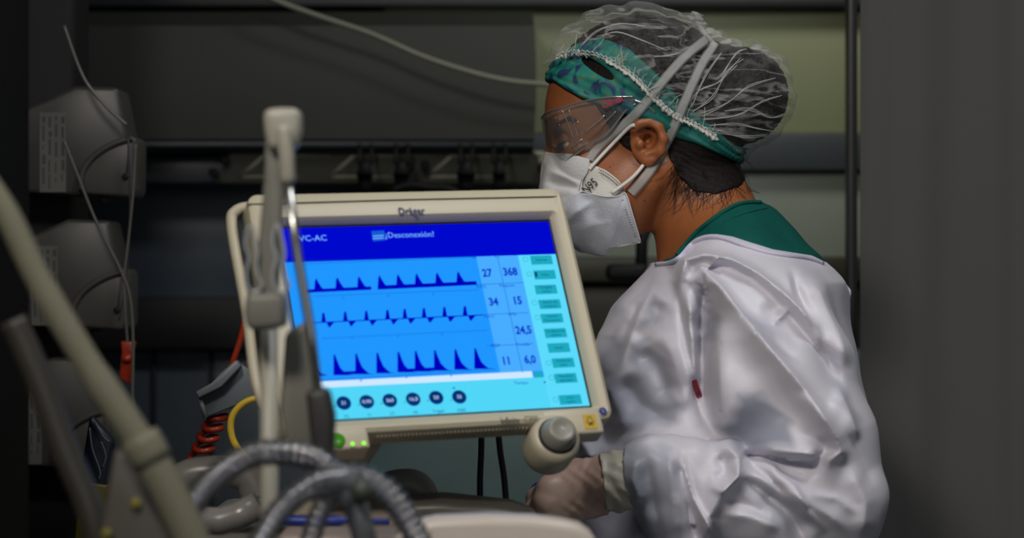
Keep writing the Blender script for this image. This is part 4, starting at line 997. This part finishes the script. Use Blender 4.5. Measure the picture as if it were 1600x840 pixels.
for s in (1, -1):
    def gp(q): 
        p = H(q[0], q[1], max(q[2], 0)); p[1] = YM-s*(YM-p[1]); return p
    rim.tube([gp(q) for q in gg[0]], .0012, 8); rim.tube([gp(q) for q in gg[-1]], .0012, 8)
    rim.tube(smooth_path([gp(q) for q in ((878, 172, .062), (886, 190, .063), (894, 210, .064), (900, 226, .062))], 4), .0006, 6)
    rim.tube(smooth_path([gp(q) for q in ((888, 170, .064), (898, 196, .066), (903, 214, .066))], 4), .0005, 6)
    rim.tube(smooth_path([gp(q) for q in ((913, 206, .073), (930, 193, .077), (945, 180, .079))], 4), .0009, 6)
    rim.tube(smooth_path([gp(q) for q in ((937, 198, .078), (950, 186, .080), (962, 174, .083))], 4), .0006, 6)
    rim.tube(smooth_path([gp(q) for q in ((893, 231, .062), (903, 222, .067), (910, 218, .068), (908, 228, .066), (898, 236, .062))], 4), .0010, 6)
    for q in ((868, 184, .052), (874, 195, .054), (903, 191, .069)): p = gp(q); rim.lathe([(.0011*math.sin(a), -.0011*math.cos(a)) for a in np.linspace(0.001, PI-.001, 6)], Matrix.Translation(Vector(p)), 8)
rim.build('goggle_rims', M_rim, goggles)
te = MB(); vv, ff = text_verts('Climax', .0108, True, .3, .8)
o = H(956, 159, .0855); u = H(980, 150, .0865)-o; u /= np.linalg.norm(u); w = np.array([-u[2], 0, u[0]])*1.0
te.add([o+u*a+w*b for a, b in vv], ff); te.build('red_lettering', M_redprint, goggles, smooth=False)
for s in (1, -1):   # temple bars to the ear
    pts = [H(990, 156, .084), H(1008, 163, .084), H(1024, 176, .080)]
    if s < 0: pts = [np.array([p[0], 2*YM-p[1], p[2]]) for p in pts]
    MB().tube(smooth_path(pts, 4), .0014, 8).build('temple_bar', M_rim, goggles)

# --- respirator under the surgical mask
resp, rg = sheet('respirator', [
    [(852, 238, 0), (846, 262, 0), (846, 300, 0), (870, 350, 0), (905, 385, 0)],
    [(868, 240, .022), (864, 265, .026), (864, 300, .030), (885, 350, .026), (915, 385, .016)],
    [(900, 243, .040), (898, 265, .046), (900, 300, .050), (915, 345, .046), (935, 382, .030)],
    [(925, 257, .052), (930, 275, .055), (934, 305, .059), (945, 340, .056), (955, 376, .042)],
    [(948, 267, .058), (952, 284, .060), (958, 310, .063), (966, 340, .061), (972, 372, .050)],
    [(968, 283, .062), (974, 296, .064), (980, 312, .066), (986, 335, .064), (994, 366, .056)]], M_resp, person, .0012, k=1.07)
co = np.empty(len(resp.data.vertices)*3, np.float32); resp.data.vertices.foreach_get('co', co); co = co.reshape(-1, 3).astype(float); Yl = co[:, 1].copy()
for it in range(14):
    dd = skull(co[:, 0]+.25, co[:, 1]+YM, co[:, 2]); co[:, 1] += np.where(Yl > 0, 1, -1)*np.clip(.0018-dd, 0, .004)*np.clip(np.abs(Yl)/.006, 0, 1)
resp.data.vertices.foreach_set('co', co.astype(np.float32).ravel()); resp.data.update()
pit = MB()
for off in (0, 5):
    pth = smooth_path([(927, 260+off, .0570), (948, 270+off, .0615), (967, 286+off, .0655), (977, 300+off, .068)], 8)
    for i in range(0, len(pth)-1):
        p = H(pth[i][0], pth[i][1], pth[i][2]*1.07); pit.box(tuple(p-np.array([.0005, .0006, .0006])), tuple(p+np.array([.0005, .0003, .0006])))
pit.build('weld_pits', M_stitch, resp, smooth=False)
te = MB(); vv, ff = text_verts('N95', .0135, 0.012, 0, .75)
o = H(922, 291, .0655); u = H(935, 279, .0655)-o; u /= np.linalg.norm(u); w = np.array([-u[2], 0, u[0]])
te.add([o+u*a+w*b for a, b in vv], ff); te.build('black_lettering', M_print, resp, smooth=False)

# --- surgical mask over it: short pulled-in upper part, opened lower part
mask, mg = sheet('surgical_mask', [
    [(853, 238, 0), (849, 255, 0), (846, 275, 0), (842, 300, 0), (846, 322, 0)],
    [(860, 239, .018), (856, 256, .021), (853, 275, .024), (850, 298, .027), (856, 322, .031)],
    [(878, 242, .034), (875, 257, .037), (872, 273, .040), (874, 290, .042), (878, 318, .049)],
    [(900, 245, .044), (897, 258, .047), (893, 272, .050), (894, 286, .052), (898, 306, .0585)],
    [(921, 249, .050), (920, 260, .052), (917, 271, .0545), (910, 284, .0570), (911, 299, .0600)]], M_mask, person, .0010, nu=7, nv=7, k=1.08)
low, lg = sheet('lower_mask_panel', [
    [(845, 318, 0), (848, 335, 0), (860, 355, 0), (880, 375, 0), (905, 393, 0)],
    [(856, 318, .030), (858, 335, .032), (870, 355, .030), (888, 375, .024), (912, 394, .015)],
    [(878, 316, .049), (880, 332, .051), (890, 352, .046), (905, 372, .038), (926, 396, .026)],
    [(898, 304, .059), (902, 328, .063), (912, 350, .056), (925, 372, .048), (943, 399, .037)],
    [(914, 302, .0625), (922, 324, .060), (931, 346, .060), (941, 366, .056), (951, 389, .046)],
    [(945, 307, .068), (950, 326, .067), (958, 346, .064), (967, 364, .059), (976, 383, .052)],
    [(968, 306, .0705), (973, 324, .071), (979, 342, .070), (987, 360, .067), (993, 379, .061)],
    [(977, 303, .072), (983, 322, .073), (990, 341, .073), (996, 360, .070), (1001, 378, .064)]], M_maskb, mask, .0010, nu=9, nv=9, k=1.08)
for ob, folds in ((mask, [([(853, 262), (880, 274), (905, 287), (912, 292)], .004, .004, .003), ([(850, 280), (880, 288), (908, 296)], -.004, .004, .003), ([(848, 300), (880, 298), (905, 300)], .003, .004, .004)]), (low, [([(978, 300), (968, 330), (958, 360), (944, 402)], .0045, .006, .0035), ([(930, 312), (900, 330), (878, 352), (868, 365)], .005, .005, .003), ([(940, 330), (930, 360), (925, 392)], -.003, .008, .006), ([(900, 360), (930, 350), (960, 345)], .002, .006, .006)])):
    co = np.empty(len(ob.data.vertices)*3, np.float32); ob.data.vertices.foreach_get('co', co); co = co.reshape(-1, 3).astype(float)
    X, Yl, Z = co[:, 0]+.25, co[:, 1], co[:, 2]
    for pts, amp, w1, w2 in folds: co[:, 1] += np.sign(Yl)*np.clip(np.abs(Yl)/.02, 0, 1)*ridge(X, Z, pts, amp, w1, w2, 2.43)
    for it in range(14):
        dd = skull(co[:, 0]+.25, co[:, 1]+YM, co[:, 2]); co[:, 1] += np.where(Yl > 0, 1, -1)*np.clip(.0042-dd, 0, .004)*np.clip(np.abs(Yl)/.006, 0, 1)
    ob.data.vertices.foreach_set('co', co.astype(np.float32).ravel()); ob.data.update()
M_weld = pm('weld_marks', (0.30, 0.30, 0.30), 0.7)
st = MB()
for off in (4, 9):
    for i in range(16):
        t = i/15; st.box(*[tuple(H(921-off-(t*3 if t < .5 else (t*3+(t-.5)*8)), 252+t*44, (.0525+t*.007)*1.08+.0006)+s*np.array([.0005, .0003, .0006])) for s in (-1, 1)])
st.build('weld_seam', M_weld, mask, smooth=False); st = MB()
for off in (6,):
    for i in range(15):
        t = i/14; st.box(*[tuple(H(979-off+t*17, 312+t*52, (.0742-.0045*max(0, t-.4))*1.08)+s*np.array([.0012, .0003, .0003])) for s in (-1, 1)])
st.build('weld_seam', M_weld, mask, smooth=False)
ed = MB()
ed.tube([H(q[0], q[1], q[2]*1.08+.0005) for q in smooth_path([(852, 250, 0), (875, 254, .0375), (897, 257, .0475), (919, 259, .0525)], 5)], .0006, 6)
ed.tube([H(q[0], q[1], q[2]*1.08+.0004) for q in smooth_path([(945, 399, .0365), (952, 388, .046), (976, 383, .052), (1001, 378, .064)], 4)], .0009, 6)
ed.tube([H(q[0], q[1], q[2]*1.08+.0001) for q in smooth_path([(911, 299, .061), (945, 307, .069), (968, 306, .071), (978, 303, .073), (990, 341, .074), (1001, 378, .065)], 4)], .0008, 6)
ed.build('hem', M_mask, mask)

# --- cap
cut = curve_z([(840, 98), (868, 92), (878, 86), (900, 83), (930, 87), (960, 100), (990, 120), (1010, 140), (1030, 160), (1050, 178), (1075, 190), (1100, 202), (1130, 220), (1165, 246), (1260, 300)], YM-.06)
def cap_fn(x, y, z):
    Y = YM-np.abs(y-YM)
    d = smin(base(x, y, z), ell(x, Y, z, H(980, 108), (.074, .070, .056), tilt=.12), .03)-.0085
    # gathers fanning back from the elastic edge
    u = x-P(1060, 0, YM)[0]; w = z-P(0, 195, YM)[2]; a = np.arctan2(w, u+1e-6); r = np.hypot(u, w)
    amp = np.clip(r/.05, 0, 1)
    d = d-amp*(.0016*np.sin(a*19+r*34+1.5*np.sin(r*70)+(y-YM)*25)+.0010*np.sin(a*41-r*60+(y-YM)*45)+.0007*np.sin(x*210+z*160+np.sin(z*140)*2))
    return d
cap = sdf_obj('bouffant_cap', cap_fn, (H(845, 0)[0], YM-.14, P(0, 275, YM)[2]), (.36, YM+.14, 1.62), .0024, M_cap, person, keep=lambda V: V[:, 2] > cut(V[:, 0]))
allfn = lambda x, y, z: np.minimum(np.minimum(cap_fn(x, y, z)+np.where(z > cut(x), 0, 1), band_fn(x, y, z)), base(x, y, z))
rf = MB(); edge = smooth_path([(870, 91), (880, 86), (900, 83), (930, 87), (960, 100), (990, 120), (1010, 140), (1030, 160), (1050, 178), (1075, 190), (1100, 203), (1120, 216)], 14)
pp = []; nn = []
for i, e in enumerate(edge):
    p, n = hit(e[0], e[1]+1, allfn, .002+.0012*math.sin(i*1.9)); pp.append(p+np.array([0, 0, .0012*math.cos(i*1.9)])); nn.append(n+np.array([.5*math.sin(i*1.9), 0, .3]))
rf.ribbon(pp, nn, [.0062+.002*math.sin(i*1.1) for i in range(len(pp))], .0004); rf.tube([p+np.array([0, -.001, .0035]) for p in pp], .0006, 5)
rf.build('elastic_edge', M_capedge, cap)
wk = MB(); random.seed(21)   # gathered creases standing up from the cap
for k in range(26):
    t = random.random(); e = edge[int(t*(len(edge)-1))]; L = random.uniform(12, 34); an = math.radians(random.uniform(40, 95))
    pts = [hit(e[0]+L*s*math.cos(an)+random.uniform(-2, 2), e[1]-2-L*s*math.sin(an)+random.uniform(-2, 2), cap_fn, .0003)[0] for s in (0, .35, .7, 1)]
    wk.tube(smooth_path(pts, 4), .00045, 4)
def crease(pts, r=.0007, n=1):
    for j in range(n): wk.tube(smooth_path([hit(a+random.uniform(-3, 3), b+random.uniform(-3, 3), cap_fn, .0002)[0] for a, b in pts], 4), r, 4)
for c in (((1085, 175), (1115, 150), (1135, 115), (1160, 90)), ((1095, 180), (1140, 160), (1170, 135), (1210, 120)), ((1100, 188), (1150, 180), (1190, 160), (1220, 150)), ((1110, 198), (1150, 195), (1185, 200), (1210, 205)), ((1120, 205), (1160, 215), (1200, 210)),
          ((1080, 165), (1100, 120), (1125, 80)), ((1075, 160), (1095, 140), (1120, 128), (1150, 100)), ((935, 60), (965, 50), (1000, 60), (1040, 80)), ((905, 72), (930, 50), (970, 38), (1010, 42)), ((1020, 88), (1050, 85), (1080, 75)), ((1010, 140), (1040, 125), (1065, 100)), ((1125, 120), (1150, 85), (1165, 75)), ((1130, 175), (1170, 170), (1205, 185), (1225, 180))):
    crease(c, .0006, 2)
wk.build('cap_creases', pm('cap_crease', (0.6, 0.6, 0.58), 0.6, alpha=.42), cap)

# --- mask ties and elastics lying over face, band and cap
noear = allfn
withear = lambda x, y, z: np.minimum(allfn(x, y, z), ear(x, y, z))
def tie(name, pts, fn, w, mat, th=.0005, n=6, off=.0012, parent=None):
    q = smooth_path([np.array(p, float) for p in pts], n); P3 = []; N3 = []
    for e in q:
        p, nv = hit(e[0], e[1], fn, off); P3.append(p); N3.append(np.array([0, -1, 0])*.7+nv*.3)
    for _ in range(4): P3 = [P3[0]]+[(P3[i-1]+2*P3[i]+P3[i+1])/4 for i in range(1, len(P3)-1)]+[P3[-1]]
    P3 = [p+np.array([0, -.0010, 0]) for p in P3]
    return MB().ribbon(P3, N3, w, th).build(name, mat, parent or mask)
def msk(x, y, z): return allfn(x, y, z)
def joinp(first, pts, fn, off=.0012): return first
tie('head_tie', [(921, 249), (935, 229), (960, 206), (990, 182), (1015, 153), (1045, 116), (1075, 84), (1104, 62)], withear, .0108, M_strap, n=6)
tie('head_tie', [(986, 302), (1003, 283), (1022, 258), (1040, 225), (1058, 188), (1078, 140), (1098, 98), (1118, 66)], noear, .0110, M_strap, n=6)
tie('ear_loop', [(921, 264), (940, 243), (962, 220), (984, 198), (992, 196)], withear, .0042, M_elastic, .0009, parent=resp)
a0 = H(955, 302, .0760); pts = [a0]+[hit(x, y, noear, .003)[0] for x, y in ((985, 280), (1002, 262), (1012, 246))]
pts[1][1] = min(pts[1][1], H(985, 280, .074)[1])
MB().tube(smooth_path(pts, 5), .0021, 8).build('ear_loop', M_elastic, resp)
kn = MB(); random.seed(9)
for (px, py, r) in ((1088, 26, .009), (1096, 38, .007), (1104, 52, .008), (1118, 56, .007), (1135, 66, .006), (1150, 70, .007), (1180, 76, .006), (1195, 82, .0055)):
    c = hit(px, max(py+14, 30), cap_fn, .001, 2.3)[0]; c = H(px, py, .012)
    b = bmesh.new(); bmesh.ops.create_icosphere(b, subdivisions=3, radius=r)
    for v in b.verts: v.co = Vector(c)+Vector((v.co.x*1.1, v.co.y*.7, v.co.z*.6))*(1+.30*math.sin(v.co.x*420+v.co.z*260+px)+.18*math.sin(v.co.z*600+v.co.y*300+px))
    kn.bm(b)
kn.tube(smooth_path([H(1086, 20, .012), H(1092, 40, .012), H(1108, 60, .03), H(1118, 72, .04)], 5), .003, 6)
kn.build('tied_knots', M_strap, mask)

# --- scrubs
sc_top = curve_z([(1000, 412), (1030, 408), (1052, 402), (1070, 380), (1088, 360), (1110, 342), (1130, 328), (1150, 317), (1168, 312), (1190, 312), (1200, 318), (1300, 318)], YM-.05)
def scrub_fn(x, y, z):
    so = .005+.042*np.clip((P(0, 405, YM)[2]-z)/.03, 0, 1)
    d = smin(torso(x, y, z, so), skull(x, y, z)-.0035+so-.005, .01)
    d = d-.0008*np.sin(x*90+z*140)
    d = smax(d, z-sc_top(x), .002)
    return np.maximum(d, .95-z)
scr = sdf_obj('scrub_top', scrub_fn, (.12, 2.28, .93), (.42, 2.72, 1.40), .004, M_scrub, person)
cn = MB(); cp = [hit(px, py, scrub_fn, .0005)[0] for px, py in ((1058, 398), (1070, 383), (1088, 363), (1110, 345), (1130, 331), (1150, 320), (1168, 316), (1188, 316))]
cn.tube(smooth_path(cp, 5), .0026, 8); cp = [hit(px, py, scrub_fn, .0002)[0] for px, py in ((1130, 347), (1150, 338), (1175, 330), (1198, 325))]; cn.tube(smooth_path(cp, 5), .0007, 6)
cn.build('neckband', M_scrub, scr)
def trou(x, y, z):
    d = None
    for s in (-1, 1):
        e = chain(x, y, z, [(.24, YM+s*.085, .92), (.235, YM+s*.09, .48), (.26, YM+s*.09, .12)], [.105, .082, .068]); d = e if d is None else smin(d, e, .02)
    return np.maximum(np.maximum(d, z-.96), .07-z)
sdf_obj('scrub_trousers', trou, (.08, 2.25, .05), (.40, 2.75, 1.0), .009, M_scrub, person)
for s in (-1, 1):
    sh = sdf_obj('shoe', lambda x, y, z: np.maximum(smin(ell(x, y, z, (.27, YM+s*.09, .055), (.055, .045, .055)), ell(x, y, z, (.17, YM+s*.10, .04), (.085, .048, .042)), .03), .002-z), (.05, YM+s*.095-.07, -.01), (.35, YM+s*.095+.07, .13), .006, M_white, person)

# --- gown with its folds
gtop = curve_z([(1000, 404), (1022, 410), (1045, 408), (1062, 399), (1078, 381), (1092, 371), (1112, 366), (1135, 370), (1160, 379), (1195, 390), (1230, 395), (1262, 399), (1290, 410), (1312, 430), (1327, 452), (1345, 470)], YM-.07)
# (points, height, width on the left of travel, width on the right)
FOLDS = [
    # raglan seam and the drop where the sleeve falls over the chest
    ([(1066, 405), (1070, 470), (1080, 540), (1094, 610), (1112, 665), (1130, 700)], -.006, .007, .005),
    ([(1108, 455), (1116, 490), (1108, 560), (1108, 620), (1118, 665), (1140, 700)], -.022, .0055, .011),
    ([(1125, 480), (1124, 560), (1124, 640), (1140, 690)], .012, .030, .010),
    ([(1082, 440), (1084, 500), (1092, 580), (1098, 630)], .010, .010, .010),
    # arch folds from the collar over the shoulder
    ([(1070, 500), (1070, 440), (1080, 405), (1110, 396), (1150, 404), (1190, 428), (1230, 462), (1275, 510), (1305, 570)], .017, .005, .011),
    ([(1092, 470), (1092, 440), (1108, 424), (1130, 450), (1160, 492), (1200, 545), (1245, 600), (1285, 655), (1305, 700)], .020, .006, .016),
    ([(1100, 420), (1140, 412), (1180, 432), (1215, 465), (1250, 505), (1290, 560), (1320, 620)], -.012, .007, .010),
    ([(1112, 440), (1112, 470), (1114, 500), (1106, 530)], -.012, .008, .012),
    ([(1245, 410), (1252, 450), (1270, 500), (1300, 560), (1318, 610)], -.010, .006, .011),
    ([(1235, 420), (1242, 455), (1262, 505), (1290, 560)], .007, .008, .006),
    ([(1268, 430), (1292, 460), (1312, 520), (1325, 580)], .007, .012, .012),
    ([(1190, 540), (1215, 600), (1235, 640), (1250, 670)], -.005, .02, .02),
    # big U fold at the elbow
    ([(1150, 702), (1200, 700), (1250, 703), (1285, 710), (1303, 700), (1296, 678), (1268, 640), (1235, 590)], .016, .011, .009),
    ([(1140, 712), (1180, 712), (1230, 717), (1262, 722), (1282, 700), (1268, 672)], -.018, .008, .007),
    ([(1160, 725), (1200, 745), (1240, 770), (1290, 800), (1330, 835)], .010, .012, .010),
    ([(1180, 765), (1230, 790), (1270, 830)], -.008, .009, .009),
    ([(1145, 735), (1190, 765), (1230, 800), (1260, 850)], -.010, .006, .010),
    ([(1310, 660), (1340, 710), (1365, 760)], -.004, .012, .012),
    ([(1320, 720), (1345, 780), (1340, 840)], .008, .012, .012),
    # rolls on the forearm sleeve
    ([(1122, 700), (1140, 712), (1145, 735), (1120, 760), (1100, 800), (1108, 850)], .012, .011, .010),
    ([(1060, 695), (1062, 730), (1072, 765), (1080, 810), (1090, 860)], -.011, .007, .008),
    ([(1040, 690), (1046, 740), (1050, 790), (1060, 850)], .006, .014, .010),
    ([(1010, 705), (1012, 740), (1020, 780), (1034, 850)], -.005, .006, .010),
    ([(992, 705), (986, 745), (1000, 790)], .006, .008, .008),
    ([(1060, 700), (1066, 731), (1078, 771), (1098, 808), (1110, 850)], .012, .003, .010),
    ([(1054, 706), (1060, 740), (1070, 780), (1086, 820)], -.006, .007, .005),
    ([(1112, 698), (1134, 696), (1149, 710), (1143, 737), (1120, 757), (1094, 754)], .009, .005, .006),
    ([(1112, 712), (1130, 718), (1128, 738), (1108, 742)], -.009, .006, .006),
    ([(1158, 700), (1198, 722), (1232, 752), (1250, 790), (1290, 830)], .010, .005, .012),
    ([(1160, 716), (1192, 738), (1224, 768)], -.010, .006, .004),
    ([(1200, 726), (1230, 738), (1262, 742)], -.006, .005, .005),
    ([(1236, 752), (1262, 765), (1300, 772), (1335, 800)], .005, .004, .008),
    ([(1120, 795), (1170, 800), (1215, 820)], .005, .005, .010),
    ([(1120, 770), (1160, 782), (1200, 802)], -.005, .007, .005),
    ([(1206, 508), (1222, 496), (1240, 480)], .005, .004, .004),
    ([(1192, 470), (1220, 500), (1252, 545)], -.007, .008, .008),
    ([(1305, 600), (1322, 640), (1338, 690)], .006, .005, .008),
    ([(1230, 600), (1265, 618), (1300, 640)], -.004, .010, .006),
    # chest
    ([(1040, 440), (1010, 490), (992, 540), (975, 590)], .003, .004, .010),
    ([(1012, 470), (1000, 505), (980, 545)], -.003, .005, .006),
    ([(1040, 420), (1015, 470), (985, 530), (960, 590)], -.004, .010, .016),
    ([(1050, 470), (1030, 510), (1000, 545)], -.006, .010, .016),
    ([(1010, 545), (1040, 580), (1060, 640)], -.008, .022, .016),
    ([(980, 590), (1010, 640), (1060, 670)], -.008, .018, .020),
    ([(950, 600), (975, 650), (985, 690)], .006, .015, .015),
    ([(1040, 520), (1065, 580), (1085, 650)], .006, .016, .014),
    ([(930, 640), (950, 680), (960, 720)], -.006, .012, .012),
    ([(905, 690), (925, 720), (930, 740)], .006, .010, .010),
]
def gown_core(x, y, z, g=0.0):
    d = smin(torso(x, y, z, g), skull(x, y, z)-.0075, .012)
    s = chain(x, y, z, [P(1160, 470, 2.375), P(1190, 510, 2.345), P(1222, 600, 2.315), P(1262, 700, 2.30), P(1296, 780, 2.295)], [.058-g, .066-g, .074-g, .070-g, .058-g], .02)
    d = smin(d, s, .022)
    fa = chain(x, y, z, [P(1300, 785, 2.29), P(1210, 790, 2.28), P(1110, 765, 2.272), P(1040, 745, 2.268), P(1000, 742, 2.266)], [.056-g, .056-g, .047-g, .040-g, .033-g], .02)
    d = smin(d, fa, .010)
    for bx, by, br in ((1018, 712, .020), (1084, 720, .019), (1134, 722, .019), (1030, 800, .022)): d = smin(d, ell(x, y, z, P(bx, by, 2.258), (br*.95, br*1.3, br*1.2)), .008)
    d = smin(d, cone(x, y, z, P(1040, 770, 2.272), P(1075, 860, 2.275), .030-g, .034-g), .015)
    ym = 2*YM-y
    d = smin(d, smin(cone(x, ym, z, P(1165, 470, 2.375), P(1250, 760, 2.33), .060-g, .060-g), cone(x, ym, z, P(1250, 760, 2.33), P(1040, 980, 2.33), .056-g, .040-g), .02), .02)
    return d
def gown_fn(x, y, z):
    d = gown_core(x, y, z)
    near = np.clip((YM-.03-y)/.04, 0, 1)
    disp = np.zeros(x.shape)
    for pts, amp, w1, w2 in FOLDS: disp += ridge(x, z, pts, amp*1.15, w1*.88, (w2 or w1)*.88)
    soft = .0012*np.sin(x*70+z*38+1.4*np.sin(z*31))+.0009*np.sin(x*41-z*93+2*np.sin(x*27))
    disp = np.maximum(disp, -.0165)
    d = d-near*disp-soft
    d = smax(d, z-gtop(x), .003)
    # sleeve mouth, open towards the hand
    m = cone(x, y, z, P(930, 752, 2.266), P(1004, 745, 2.268), .030, .030); d = smax(d, -m, .003)
    return np.maximum(d, .42-z)
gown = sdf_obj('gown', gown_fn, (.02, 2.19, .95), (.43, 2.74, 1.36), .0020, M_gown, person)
# soft-edged grey-blue patches mixed into the cloth colour
GREY_PATCHES = [([(1000, 548), (1025, 540), (1045, 570), (1064, 600), (1072, 640), (1060, 668), (1010, 684), (965, 665), (950, 610), (985, 592)], .8), ([(1162, 610), (1188, 614), (1225, 658), (1240, 690), (1200, 702), (1155, 694), (1130, 680), (1142, 650)], 1.0),
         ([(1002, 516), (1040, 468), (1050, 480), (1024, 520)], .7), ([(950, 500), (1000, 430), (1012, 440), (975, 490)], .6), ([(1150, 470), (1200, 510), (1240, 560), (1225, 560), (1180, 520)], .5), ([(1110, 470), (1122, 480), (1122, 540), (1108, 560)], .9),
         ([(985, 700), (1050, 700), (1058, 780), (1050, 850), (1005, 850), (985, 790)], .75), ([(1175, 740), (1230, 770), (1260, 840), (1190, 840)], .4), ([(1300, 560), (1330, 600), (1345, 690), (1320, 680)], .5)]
def paint_grey_patches(o):
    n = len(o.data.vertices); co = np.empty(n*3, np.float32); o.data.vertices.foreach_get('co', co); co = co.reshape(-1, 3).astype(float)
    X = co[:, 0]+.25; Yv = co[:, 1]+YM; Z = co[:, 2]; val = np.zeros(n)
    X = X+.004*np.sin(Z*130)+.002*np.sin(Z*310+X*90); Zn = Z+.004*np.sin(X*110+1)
    for pl, a in GREY_PATCHES:
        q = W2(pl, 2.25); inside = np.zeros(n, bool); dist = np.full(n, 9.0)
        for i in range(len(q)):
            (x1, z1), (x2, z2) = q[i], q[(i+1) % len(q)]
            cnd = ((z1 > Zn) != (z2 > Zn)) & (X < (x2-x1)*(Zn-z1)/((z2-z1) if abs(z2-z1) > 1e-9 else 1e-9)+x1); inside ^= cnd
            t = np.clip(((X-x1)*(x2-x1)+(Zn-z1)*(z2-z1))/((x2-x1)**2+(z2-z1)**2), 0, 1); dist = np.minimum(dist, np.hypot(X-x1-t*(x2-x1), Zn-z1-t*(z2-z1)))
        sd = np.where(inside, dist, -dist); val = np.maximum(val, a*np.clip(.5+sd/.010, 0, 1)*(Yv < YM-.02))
    at = o.data.attributes.new('grey_patch', 'FLOAT', 'POINT'); at.data.foreach_set('value', val.astype(np.float32))
paint_grey_patches(gown)
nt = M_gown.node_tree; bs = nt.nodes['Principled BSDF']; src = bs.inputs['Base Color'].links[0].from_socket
at = nt.nodes.new('ShaderNodeAttribute'); at.attribute_name = 'grey_patch'; mxs = nt.nodes.new('ShaderNodeMix'); mxs.data_type = 'RGBA'
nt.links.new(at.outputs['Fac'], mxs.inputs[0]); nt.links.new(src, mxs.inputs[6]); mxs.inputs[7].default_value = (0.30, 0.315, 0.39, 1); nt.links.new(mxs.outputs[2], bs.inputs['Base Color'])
bnd = MB(); seg = [hit(px, py, gown_fn, .0006)[0] for px, py in ((1026, 413), (1045, 411), (1062, 402), (1078, 384), (1092, 374), (1112, 369.5), (1135, 373), (1160, 382), (1195, 393), (1230, 399), (1262, 403), (1285, 411))]
bnd.tube(smooth_path(seg, 5), .0028, 8); bnd.build('neck_binding', M_binding, gown)
bk = MB(); bk.tube(smooth_path([H(1288, 412, .05), H(1308, 432, .045), H(1322, 450, .045), H(1326, 458, .045), H(1322, 480, .045), H(1324, 520, .045), H(1330, 560, .04)], 5), .0030, 8)
bk.build('back_hem', M_binding, gown)
sk = sdf_obj('gown_skirt', lambda x, y, z: np.maximum(np.maximum(torso(x, y, z, 0)-.003*np.sin(np.arctan2(y-YM, x-.26)*14)*np.clip((1.0-z)/.4, 0, 1), z-.97), .42-z), (.0, 2.25, .40), (.46, 2.75, 1.0), .008, M_gown, gown)
# red tag on the seam
tg = MB(); a, _ = hit(1084, 594, gown_fn, .0012); b, _ = hit(1093, 620, gown_fn, .0012); tg.ribbon(smooth_path([a, (a+b)/2+np.array([0, -.001, 0]), b], 4), [np.array([0, -1, 0.0])]*9, .0062, .0005)
tgo = tg.build('seam_tag', M_redtag, gown)
q = MB()
for k in range(5):
    c = a+(b-a)*(.15+.17*k)+np.array([0, -.0016, 0]); q.tube([c+np.array([-.0016, 0, -.0006]), c+np.array([.0016, 0, .0006])], .00055, 5)
    if k % 2: q.tube([c+np.array([-.0014, 0, .0012]), c+np.array([-.0004, 0, -.0014])], .0005, 5)
q.build('tag_print', M_seam, tgo)

# --- gloves
def glove_fn(x, y, z):
    d = hand(x, y, z)-.0014
    w = .0010*np.sin(x*380+z*260+2*np.sin(z*190))+.0008*np.sin(x*600-z*420+1.5*np.sin(x*170)); k = np.clip((x-P(868, 0, 2.28)[0])/.02, 0, 1)
    d = d-w*k*.32
    return np.maximum(d, x-P(952, 0, 2.27)[0])
glove = sdf_obj('glove', glove_fn, (P(800, 0, 2.28)[0], 2.22, P(0, 870, 2.28)[2]), (P(985, 0, 2.27)[0], 2.375, P(0, 690, 2.28)[2]), .0016, M_glove, person)
def cuff_fn(x, y, z):
    d = cone(x, y, z, P(938, 753, 2.268), P(1010, 748, 2.268), .0262, .030)-.0034-.0012*np.sin(x*330+z*170+2*np.sin(z*140))-.0006*np.sin(z*500+x*200)
    e = x+(z-P(0, 752, 2.27)[2])*.12
    return np.maximum(np.maximum(d, P(941, 0, 2.27)[0]-e), x-P(992, 0, 2.27)[0])
cf = sdf_obj('glove_cuff', cuff_fn, (P(920, 0, 2.27)[0], 2.22, P(0, 820, 2.27)[2]), (P(1020, 0, 2.27)[0], 2.33, P(0, 690, 2.27)[2]), .0018, M_cuff, glove); cf['label'] = 'yellowish rolled glove cuff'
# right hand glove, out of frame
rg = sdf_obj('glove', lambda x, y, z: smin(cone(x, y, z, (P(1030, 0, 2.67)[0], 2.67, P(0, 960, 2.67)[2]), (.10, 2.66, .86), .028, .020), chain(x, y, z, [(.10, 2.66, .86), (.06, 2.65, .83), (.045, 2.65, .80)], [.030, .022, .012]), .02), (.0, 2.58, .76), (.26, 2.74, 1.0), .005, M_glove, person)
